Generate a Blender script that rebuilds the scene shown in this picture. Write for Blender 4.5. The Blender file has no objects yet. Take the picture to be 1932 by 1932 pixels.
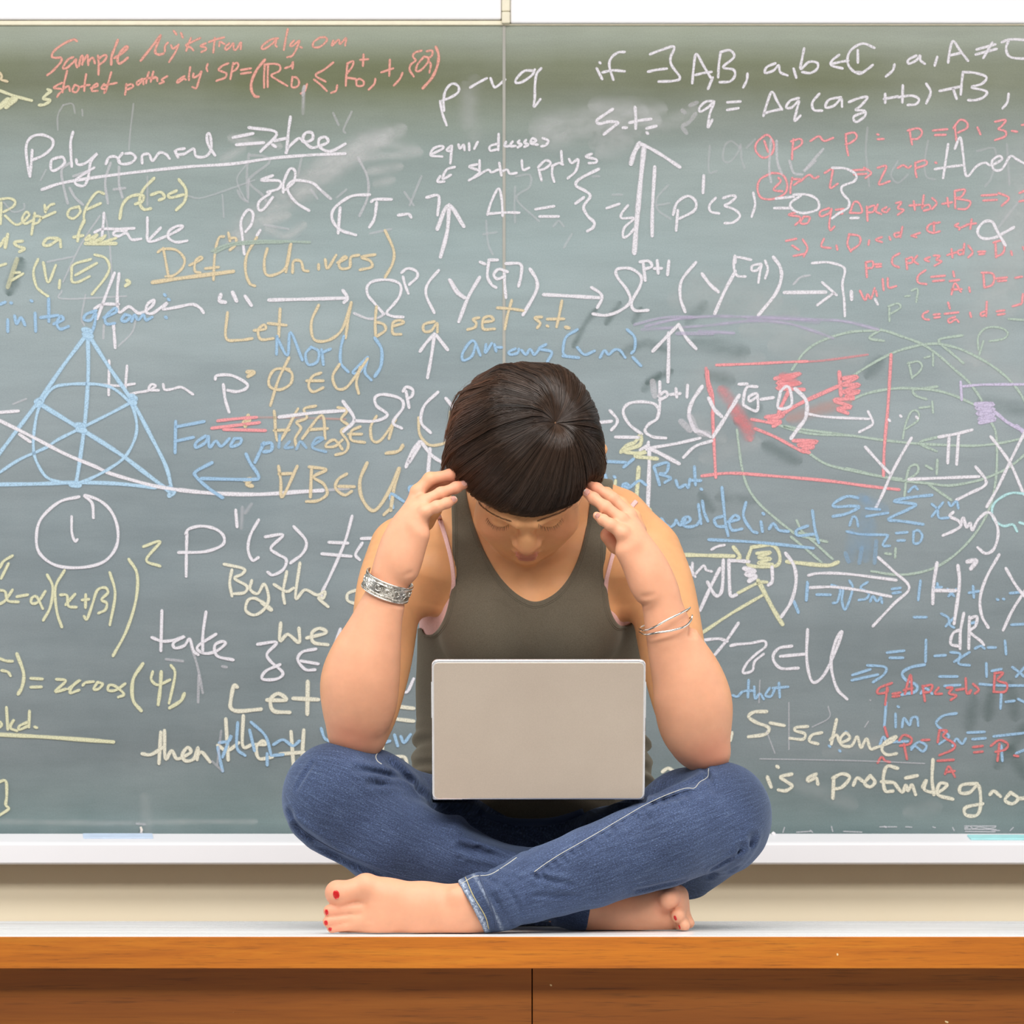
import bpy, bmesh, math, random
import numpy as np
from mathutils import Vector, Matrix
from mathutils.bvhtree import BVHTree
S = bpy.context.scene
COL = S.collection
# ---------------------------------------------------------------- camera
CAM_Y, ZC, FPX, HOR = -5.3, 0.93, 7420.0, 1500.0
cam_d = bpy.data.cameras.new('camera'); cam = bpy.data.objects.new('camera', cam_d); COL.objects.link(cam)
cam.location = (0, CAM_Y, ZC); cam.rotation_euler = (math.pi/2, 0, 0)
cam_d.sensor_width = 36; cam_d.lens = 36*FPX/1932
cam_d.shift_y = (HOR-966)/1932
cam_d.clip_end = 60
cam_d.dof.use_dof = True; cam_d.dof.focus_distance = 5.2; cam_d.dof.aperture_fstop = 22
S.camera = cam
# ---------------------------------------------------------------- light
S.view_settings.view_transform = 'Standard'; S.view_settings.look = 'None'
S.view_settings.gamma = 1; S.view_settings.use_curve_mapping = False
S.view_settings.exposure = 0.0
S.cycles.transparent_max_bounces = 32
wd = bpy.data.worlds.new('world'); S.world = wd; wd.use_nodes = True
wd.node_tree.nodes['Background'].inputs[0].default_value = (1.0, 0.985, 0.96, 1)
wd.node_tree.nodes['Background'].inputs[1].default_value = 0.15
def area(name, loc, rot, sx, sy, power, color=(1, 1, 1)):
    l = bpy.data.lights.new(name, 'AREA'); l.shape = 'RECTANGLE'; l.size = sx; l.size_y = sy
    l.energy = power; l.color = color
    o = bpy.data.objects.new(name, l); COL.objects.link(o); o.location = loc; o.rotation_euler = [math.radians(a) for a in rot]
    return o
area('ceiling_light', (0.0, -1.15, 3.0), (0, 0, 0), 3.8, 0.9, 80, (1, 0.975, 0.94))
area('ceiling_light', (0.0, -3.3, 3.15), (28, 0, 0), 3.8, 0.9, 146, (1, 0.98, 0.95))
area('side_rim_light', (-2.6, 0.0, 1.9), (0, -65, 0), 1.6, 1.6, 18, (0.97, 0.98, 1))  # added side lamps, out of view, to rim the shoulders and torso
area('side_rim_light', (2.6, 0.0, 1.9), (0, 65, 0), 1.6, 1.6, 13, (0.98, 0.98, 1))
# ---------------------------------------------------------------- helpers
def P(px, py, y):
    k = (y-CAM_Y)/FPX
    return Vector(((px-966)*k, y, ZC+(HOR-py)*k))
def newmat(name):
    m = bpy.data.materials.new(name); m.use_nodes = True
    nt = m.node_tree; return m, nt, nt.nodes['Principled BSDF']
def N(nt, typ, **kw):
    n = nt.nodes.new(typ)
    for k, v in kw.items():
        if k.startswith('i_'):
            key = k[2:].replace('_', ' ')
            if key.isdigit(): n.inputs[int(key)].default_value = v
            else: n.inputs[key].default_value = v
        else: setattr(n, k, v)
    return n
def ramp(nt, src, stops, interp='LINEAR'):
    r = N(nt, 'ShaderNodeValToRGB'); r.color_ramp.interpolation = interp
    e = r.color_ramp.elements
    while len(e) < len(stops): e.new(0.5)
    for el, (p, c) in zip(e, stops):
        el.position = p; el.color = (c[0], c[1], c[2], 1) if hasattr(c, '__len__') else (c, c, c, 1)
    nt.links.new(src, r.inputs[0]); return r
def noise(nt, scale, detail=3, rough=0.55, vec=None, stretch=None, dist=0):
    tc = N(nt, 'ShaderNodeTexCoord')
    v = vec or tc.outputs['Object']
    if stretch:
        mp = N(nt, 'ShaderNodeMapping'); mp.inputs['Scale'].default_value = stretch
        nt.links.new(v, mp.inputs[0]); v = mp.outputs[0]
    n = N(nt, 'ShaderNodeTexNoise'); n.inputs['Scale'].default_value = scale; n.inputs['Detail'].default_value = detail
    n.inputs['Roughness'].default_value = rough; n.inputs['Distortion'].default_value = dist
    nt.links.new(v, n.inputs['Vector']); return n.outputs['Fac']
def bump(nt, bs, h, strength=0.2, dist=0.001):
    b = N(nt, 'ShaderNodeBump'); b.inputs['Strength'].default_value = strength; b.inputs['Distance'].default_value = dist
    nt.links.new(h, b.inputs['Height']); nt.links.new(b.outputs[0], bs.inputs['Normal'])
def mix(nt, f, a, b, blend='MIX'):
    m = N(nt, 'ShaderNodeMix', data_type='RGBA', blend_type=blend)
    for sock, v in ((m.inputs[0], f), (m.inputs[6], a), (m.inputs[7], b)):
        if hasattr(v, 'links') or isinstance(v, bpy.types.NodeSocket): nt.links.new(v, sock)
        elif hasattr(v, '__len__'): sock.default_value = (v[0], v[1], v[2], 1)
        else: sock.default_value = v
    return m.outputs[2]
def flatmat(name, c, rough=0.6, metal=0, **kw):
    m, nt, b = newmat(name); b.inputs['Base Color'].default_value = (*c, 1)
    b.inputs['Roughness'].default_value = rough; b.inputs['Metallic'].default_value = metal
    n = noise(nt, 60, 3)
    r = ramp(nt, n, [(0.3, [x*0.95 for x in c]), (0.7, [min(1, x*1.04) for x in c])])
    nt.links.new(r.outputs[0], b.inputs['Base Color'])
    return m
def obj(name, me, mat=None, parent=None, label=None):
    if isinstance(me, bmesh.types.BMesh):
        m = bpy.data.meshes.new(name); me.to_mesh(m); me.free(); me = m
    o = bpy.data.objects.new(name, me); COL.objects.link(o)
    if mat is not None:
        for mm in (mat if isinstance(mat, (list, tuple)) else [mat]): me.materials.append(mm)
    if parent is not None: o.parent = parent
    if label: o['label'] = label
    return o
def thing(name, label, cat, loc=(0, 0, 0), group=None):
    o = bpy.data.objects.new(name, None); COL.objects.link(o); o.location = loc
    o.empty_display_size = 0.05
    o['label'] = label; o['category'] = cat
    if group: o['group'] = group
    return o
def struct(name, me, mat, label=None):
    o = obj(name, me, mat); o['kind'] = 'structure'
    o['label'] = label or name.replace('_', ' '); return o
def keep(o, parent):                    # parent without moving
    o.parent = parent
    o.matrix_parent_inverse = Matrix.Translation(parent.location).inverted()
def box(bm, x0, x1, y0, y1, z0, z1, bev=0, seg=2):
    r = bmesh.ops.create_cube(bm, size=1)
    for v in r['verts']:
        v.co = Vector(((x0+x1)/2+v.co.x*(x1-x0), (y0+y1)/2+v.co.y*(y1-y0), (z0+z1)/2+v.co.z*(z1-z0)))
    if bev:
        ed = set(e for v in r['verts'] for e in v.link_edges)
        bmesh.ops.bevel(bm, geom=list(ed), offset=bev, segments=seg, affect='EDGES', profile=0.5)
def boxobj(name, dims, mat, parent=None, bev=0, label=None):
    bm = bmesh.new(); box(bm, *dims, bev=bev)
    o = obj(name, bm, mat, None, label)
    if parent is not None: keep(o, parent)
    return o
def smooth(o):
    o.data.polygons.foreach_set('use_smooth', [True]*len(o.data.polygons)); return o
def catmull(pts, n=6):
    pts = [np.array(p, float) for p in pts]
    if len(pts) < 3: return pts
    out = []
    Q = [2*pts[0]-pts[1]]+pts+[2*pts[-1]-pts[-2]]
    for i in range(1, len(Q)-2):
        p0, p1, p2, p3 = Q[i-1:i+3]
        for k in range(n):
            t = k/n
            out.append(0.5*((2*p1)+(-p0+p2)*t+(2*p0-5*p1+4*p2-p3)*t*t+(-p0+3*p1-3*p2+p3)*t**3))
    out.append(pts[-1]); return out
def tube(bm, pts, rad, seg=8, closed=False, flat=None):
    pts = [Vector(p) for p in pts]; n = len(pts); rings = []
    prev = None
    for i, p in enumerate(pts):
        if closed: t = (pts[(i+1) % n]-pts[i-1]).normalized()
        else: t = (pts[min(i+1, n-1)]-pts[max(i-1, 0)]).normalized()
        if prev is None:
            a = Vector((0, -1, 0)) if abs(t.y) < .9 else Vector((0, 0, 1))
        else: a = prev
        u = (a-t*a.dot(t)).normalized(); prev = u; w = t.cross(u)
        r = rad[i] if hasattr(rad, '__len__') else rad
        fl = flat or 1
        rings.append([bm.verts.new(p+(u*math.cos(k*2*math.pi/seg)*r*fl+w*math.sin(k*2*math.pi/seg)*r)) for k in range(seg)])
    m = n if closed else n-1
    for i in range(m):
        a, b = rings[i], rings[(i+1) % n]
        for k in range(seg):
            f = bm.faces.new((a[k], a[(k+1) % seg], b[(k+1) % seg], b[k])); f.smooth = True
    if not closed:
        bm.faces.new(rings[0][::-1]); bm.faces.new(rings[-1])
# ---------------------------------------------------------------- the room
YB = 1.20                                   # front plane of the writing board
KB = (YB-CAM_Y)/FPX
def bx(px): return (px-966)*KB
def bz(py): return ZC+(HOR-py)*KB
m_wall, nt, b = newmat('cream_paint')
n = noise(nt, 3, 4); r = ramp(nt, n, [(0.3, (0.95, 0.83, 0.61)), (0.7, (0.97, 0.86, 0.65))])
nt.links.new(r.outputs[0], b.inputs['Base Color']); b.inputs['Roughness'].default_value = 0.8
bump(nt, b, noise(nt, 400, 2), 0.1)
m_white, nt, b = newmat('white_panel')
n = noise(nt, 5, 3); r = ramp(nt, n, [(0.3, (0.93, 0.92, 0.95)), (0.7, (0.96, 0.95, 0.98))])
nt.links.new(r.outputs[0], b.inputs['Base Color']); b.inputs['Roughness'].default_value = 0.45
m_cream = flatmat('cream_trim', (0.86, 0.80, 0.62), 0.5)
m_floor = flatmat('grey_floor', (0.45, 0.43, 0.40), 0.5)
bm = bmesh.new(); box(bm, -3.2, 3.2, YB+0.02, YB+0.16, 0, 3.1)
struct('wall_back', bm, m_wall, 'cream painted wall behind the chalkboard')
bm = bmesh.new(); box(bm, -3.2, 3.2, -6.5, YB+0.16, -0.1, 0)
struct('floor', bm, m_floor, 'grey classroom floor')
# white projection panels over the board and the cream joint between them
for nm, x0, x1, zo in (('trim_1', -3.0, bx(946), 39), ('trim_2', bx(963), 3.0, 46)):
    bm = bmesh.new(); box(bm, x0, x1, YB-0.012, YB+0.02, bz(zo), 2.75, 0.003)
    struct(nm, bm, m_white, 'white panel above the chalkboard, '+('left' if nm == 'trim_1' else 'right')+' of the cream joint')
bm = bmesh.new(); box(bm, bx(946.5), bx(962.5), YB-0.016, YB+0.02, bz(47), bz(25), 0.002)
box(bm, bx(946.5), bx(962.5), YB-0.014, YB+0.02, bz(24), 2.75, 0.002)
struct('trim_3', bm, m_cream, 'cream joint strip between the two white panels')
# ---------------------------------------------------------------- chalkboard
board = thing('chalkboard', 'long dark green chalkboard covered in coloured chalk formulas, behind the seated woman', 'chalkboard', (0, YB, bz(1572)))
m_board, nt, b = newmat('board_green')
tc = N(nt, 'ShaderNodeTexCoord'); sep = N(nt, 'ShaderNodeSeparateXYZ'); nt.links.new(tc.outputs['Object'], sep.inputs[0])
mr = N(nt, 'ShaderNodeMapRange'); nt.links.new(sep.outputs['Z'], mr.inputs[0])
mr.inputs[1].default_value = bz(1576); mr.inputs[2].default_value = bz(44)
# chalk dust tone plus a light gradient and olive reflection strip, painted by height
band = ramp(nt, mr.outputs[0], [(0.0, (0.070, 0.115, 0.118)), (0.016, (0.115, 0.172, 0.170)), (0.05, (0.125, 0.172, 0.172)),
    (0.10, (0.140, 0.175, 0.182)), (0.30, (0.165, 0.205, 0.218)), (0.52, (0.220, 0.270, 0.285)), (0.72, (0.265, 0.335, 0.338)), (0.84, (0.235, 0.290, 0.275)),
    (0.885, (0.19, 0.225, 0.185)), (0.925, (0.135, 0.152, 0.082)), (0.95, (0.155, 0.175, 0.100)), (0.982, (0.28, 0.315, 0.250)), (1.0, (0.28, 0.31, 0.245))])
d1 = ramp(nt, noise(nt, 2.2, 6, 0.6), [(0.32, 0.0), (0.72, 1.0)])
c1 = mix(nt, d1.outputs[0], band.outputs[0], (0.40, 0.43, 0.43))
mx = N(nt, 'ShaderNodeMix', data_type='RGBA'); mx.inputs[0].default_value = 0.28
nt.links.new(band.outputs[0], mx.inputs[6]); nt.links.new(c1, mx.inputs[7])
st = ramp(nt, noise(nt, 9, 5, 0.65, stretch=(0.25, 1, 1.6)), [(0.35, 0.90), (0.7, 1.10)])
c2 = mix(nt, 1.0, mx.outputs[2], st.outputs[0], 'MULTIPLY')
g = ramp(nt, noise(nt, 420, 2, 0.7), [(0.3, 0.93), (0.7, 1.07)])
c3 = mix(nt, 1.0, c2, g.outputs[0], 'MULTIPLY')
c3 = mix(nt, 1.0, c3, (1.16, 1.15, 1.17), 'MULTIPLY')
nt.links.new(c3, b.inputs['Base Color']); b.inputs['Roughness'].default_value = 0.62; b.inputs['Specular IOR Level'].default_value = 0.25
m_seam = flatmat('board_seam_strip', (0.40, 0.39, 0.35), 0.6)
XS = bx(951)
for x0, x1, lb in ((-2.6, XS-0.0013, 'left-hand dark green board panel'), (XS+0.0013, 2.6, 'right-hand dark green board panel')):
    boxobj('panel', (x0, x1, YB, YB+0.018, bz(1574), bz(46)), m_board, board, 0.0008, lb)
boxobj('seam_strip', (XS-0.0026, XS+0.0026, YB-0.0012, YB+0.018, bz(1574), bz(46)), m_seam, board, 0.0005)
boxobj('top_rail', (-2.6, XS, YB-0.006, YB+0.018, bz(48.5), bz(40)), m_cream, board, 0.0015, 'thin cream top rail over the left panel')
boxobj('top_rail', (XS, 2.6, YB-0.004, YB+0.018, bz(48.5), bz(45.5)), m_cream, board, 0.001, 'thinner cream top rail over the right panel')
# chalk tray: sloping white top and upright white lip
zt0, zt1, zb = bz(1573), bz(1590), None
yt = YB-0.055
k2 = (yt-CAM_Y)/FPX
z1 = ZC+(HOR-1590)*k2; z2 = ZC+(HOR-1631)*k2
bm = bmesh.new()
prof = [(YB+0.019, zt0), (YB-0.004, zt0), (yt+0.006, z1+0.0012), (yt+0.0015, z1-0.001), (yt, z1-0.004), (yt, z2+0.003), (yt+0.003, z2), (YB+0.019, z2)]
L = [bm.verts.new((-2.6, y, z)) for y, z in prof]; R = [bm.verts.new((2.6, y, z)) for y, z in prof]
for i in range(len(prof)):
    j = (i+1) % len(prof); bm.faces.new((L[i], L[j], R[j], R[i]))
bm.faces.new(L[::-1]); bm.faces.new(R)
bmesh.ops.recalc_face_normals(bm, faces=bm.faces)
o = obj('chalk_tray', bm, m_white, None, 'white chalk tray along the bottom of the board'); keep(o, board)
# things on the tray
def on_tray(px0, px1, t0, t1, th, name, mat, label, cat):
    # t: 0 back, 1 front along the sloping top
    ya, za = YB-0.005, zt0; yb_, zb_ = yt+0.006, z1+0.0012
    def pt(x, t, h): return (x, ya+(yb_-ya)*t, za+(zb_-za)*t+h)
    bm = bmesh.new(); vs = []
    for h in (0.0002, th):
        for x, t in ((px0, t0), (px1, t0), (px1+0.004, t1), (px0+0.004, t1)): vs.append(bm.verts.new(pt(x, t, h)))
    for f in ((3, 2, 1, 0), (4, 5, 6, 7), (0, 1, 5, 4), (1, 2, 6, 5), (2, 3, 7, 6), (3, 0, 4, 7)): bm.faces.new([vs[i] for i in f])
    bmesh.ops.bevel(bm, geom=list(bm.edges), offset=th*0.3, segments=1, affect='EDGES')
    o = obj(name, bm, mat); o['label'] = label; o['category'] = cat; return o
on_tray(bx(157), bx(288), 0.05, 0.62, 0.0016, 'folded_paper', flatmat('pale_blue_paper', (0.62, 0.74, 0.92), 0.8), 'pale blue strip of paper lying on the left end of the chalk tray', 'paper')
on_tray(bx(1822), bx(1985), 0.3, 0.8, 0.0030, 'duster_cloth', flatmat('turquoise_cloth', (0.42, 0.80, 0.82), 0.9), 'turquoise cloth strip lying on the right end of the chalk tray', 'cloth')
def chalk_piece(px, py0, py1, r, c, label):
    bm = bmesh.new(); y = YB-0.007
    tube(bm, [(bx(px), y, bz(py1)), (bx(px+1), y, bz((py0+py1)/2)), (bx(px-1), y+0.001, bz(py0))], [r, r*1.05, r*0.8], 10)
    o = obj('chalk_stick', bm, flatmat('chalk_'+label.split()[0], c, 0.95)); o['label'] = label; o['category'] = 'chalk'
chalk_piece(267, 1560, 1572, 0.0022, (0.80, 0.72, 0.66), 'buff stub of chalk standing on the tray above the pale blue paper')
chalk_piece(1458, 1571, 1575, 0.0035, (0.93, 0.90, 0.92), 'white crumb of chalk on the tray beside the woman\'s blue denim knee')
# ---------------------------------------------------------------- desk
YF = -0.28
desk = thing('desk', 'long orange-brown wooden desk with pale glossy top, the woman sits on it', 'desk', (0, 0, 0))
def wood(name, c0, c1, c2, rough, scale=1.0):
    m, nt, b = newmat(name)
    g1 = noise(nt, 11*scale, 7, 0.68, stretch=(0.22, 4, 5), dist=0.8)
    g2 = noise(nt, 230*scale, 3, 0.75, stretch=(0.07, 1.6, 1.6))
    g3 = noise(nt, 3.0, 4, 0.6, stretch=(0.5, 2, 2))
    r1 = ramp(nt, g1, [(0.28, c0), (0.5, c1), (0.74, c2)])
    r2 = ramp(nt, g2, [(0.30, 0.62), (0.44, 0.96), (0.72, 1.07)])
    c = mix(nt, 1.0, r1.outputs[0], r2.outputs[0], 'MULTIPLY')
    c = mix(nt, 1.0, c, ramp(nt, g3, [(0.3, 0.86), (0.7, 1.1)]).outputs[0], 'MULTIPLY')
    sp = ramp(nt, noise(nt, 90, 1, 0.5), [(0.805, 0.0), (0.83, 1.0)])
    c = mix(nt, sp.outputs[0], c, (0.80, 0.62, 0.34))
    nt.links.new(c, b.inputs['Base Color']); b.inputs['Roughness'].default_value = rough
    bump(nt, b, g2, 0.15, 0.0005); return m
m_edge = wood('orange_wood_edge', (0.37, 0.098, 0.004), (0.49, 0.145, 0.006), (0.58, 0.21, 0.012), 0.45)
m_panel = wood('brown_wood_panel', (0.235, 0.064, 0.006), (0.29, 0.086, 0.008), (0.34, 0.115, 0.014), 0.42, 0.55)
m_top, nt, b = newmat('pale_laminate')
r = ramp(nt, noise(nt, 30, 3, stretch=(0.2, 1, 1)), [(0.3, (0.80, 0.80, 0.80)), (0.7, (0.86, 0.86, 0.86))])
nt.links.new(r.outputs[0], b.inputs['Base Color']); b.inputs['Roughness'].default_value = 0.22
r = ramp(nt, noise(nt, 12, 3, stretch=(0.2, 1, 1)), [(0.3, 0.16), (0.7, 0.34)]); nt.links.new(r.outputs[0], b.inputs['Roughness'])
boxobj('tabletop', (-2.2, 2.2, YF+0.0012, 0.31, 0.712, 0.75), m_top, desk, 0.0006, 'pale grey glossy desk top')
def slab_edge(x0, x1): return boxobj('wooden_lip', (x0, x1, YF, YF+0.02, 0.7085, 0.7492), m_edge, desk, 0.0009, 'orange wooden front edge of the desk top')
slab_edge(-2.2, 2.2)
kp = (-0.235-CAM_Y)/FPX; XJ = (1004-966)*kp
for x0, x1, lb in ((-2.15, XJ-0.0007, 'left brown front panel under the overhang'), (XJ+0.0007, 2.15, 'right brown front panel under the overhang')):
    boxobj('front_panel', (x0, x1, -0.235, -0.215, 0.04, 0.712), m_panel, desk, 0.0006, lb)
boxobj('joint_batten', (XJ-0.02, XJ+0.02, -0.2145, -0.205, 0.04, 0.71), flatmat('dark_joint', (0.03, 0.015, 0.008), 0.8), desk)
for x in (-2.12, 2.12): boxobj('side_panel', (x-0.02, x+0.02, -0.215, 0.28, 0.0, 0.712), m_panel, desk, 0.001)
boxobj('plinth', (-2.1, 2.1, -0.205, 0.25, 0.0, 0.04), m_panel, desk, 0.001)
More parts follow.
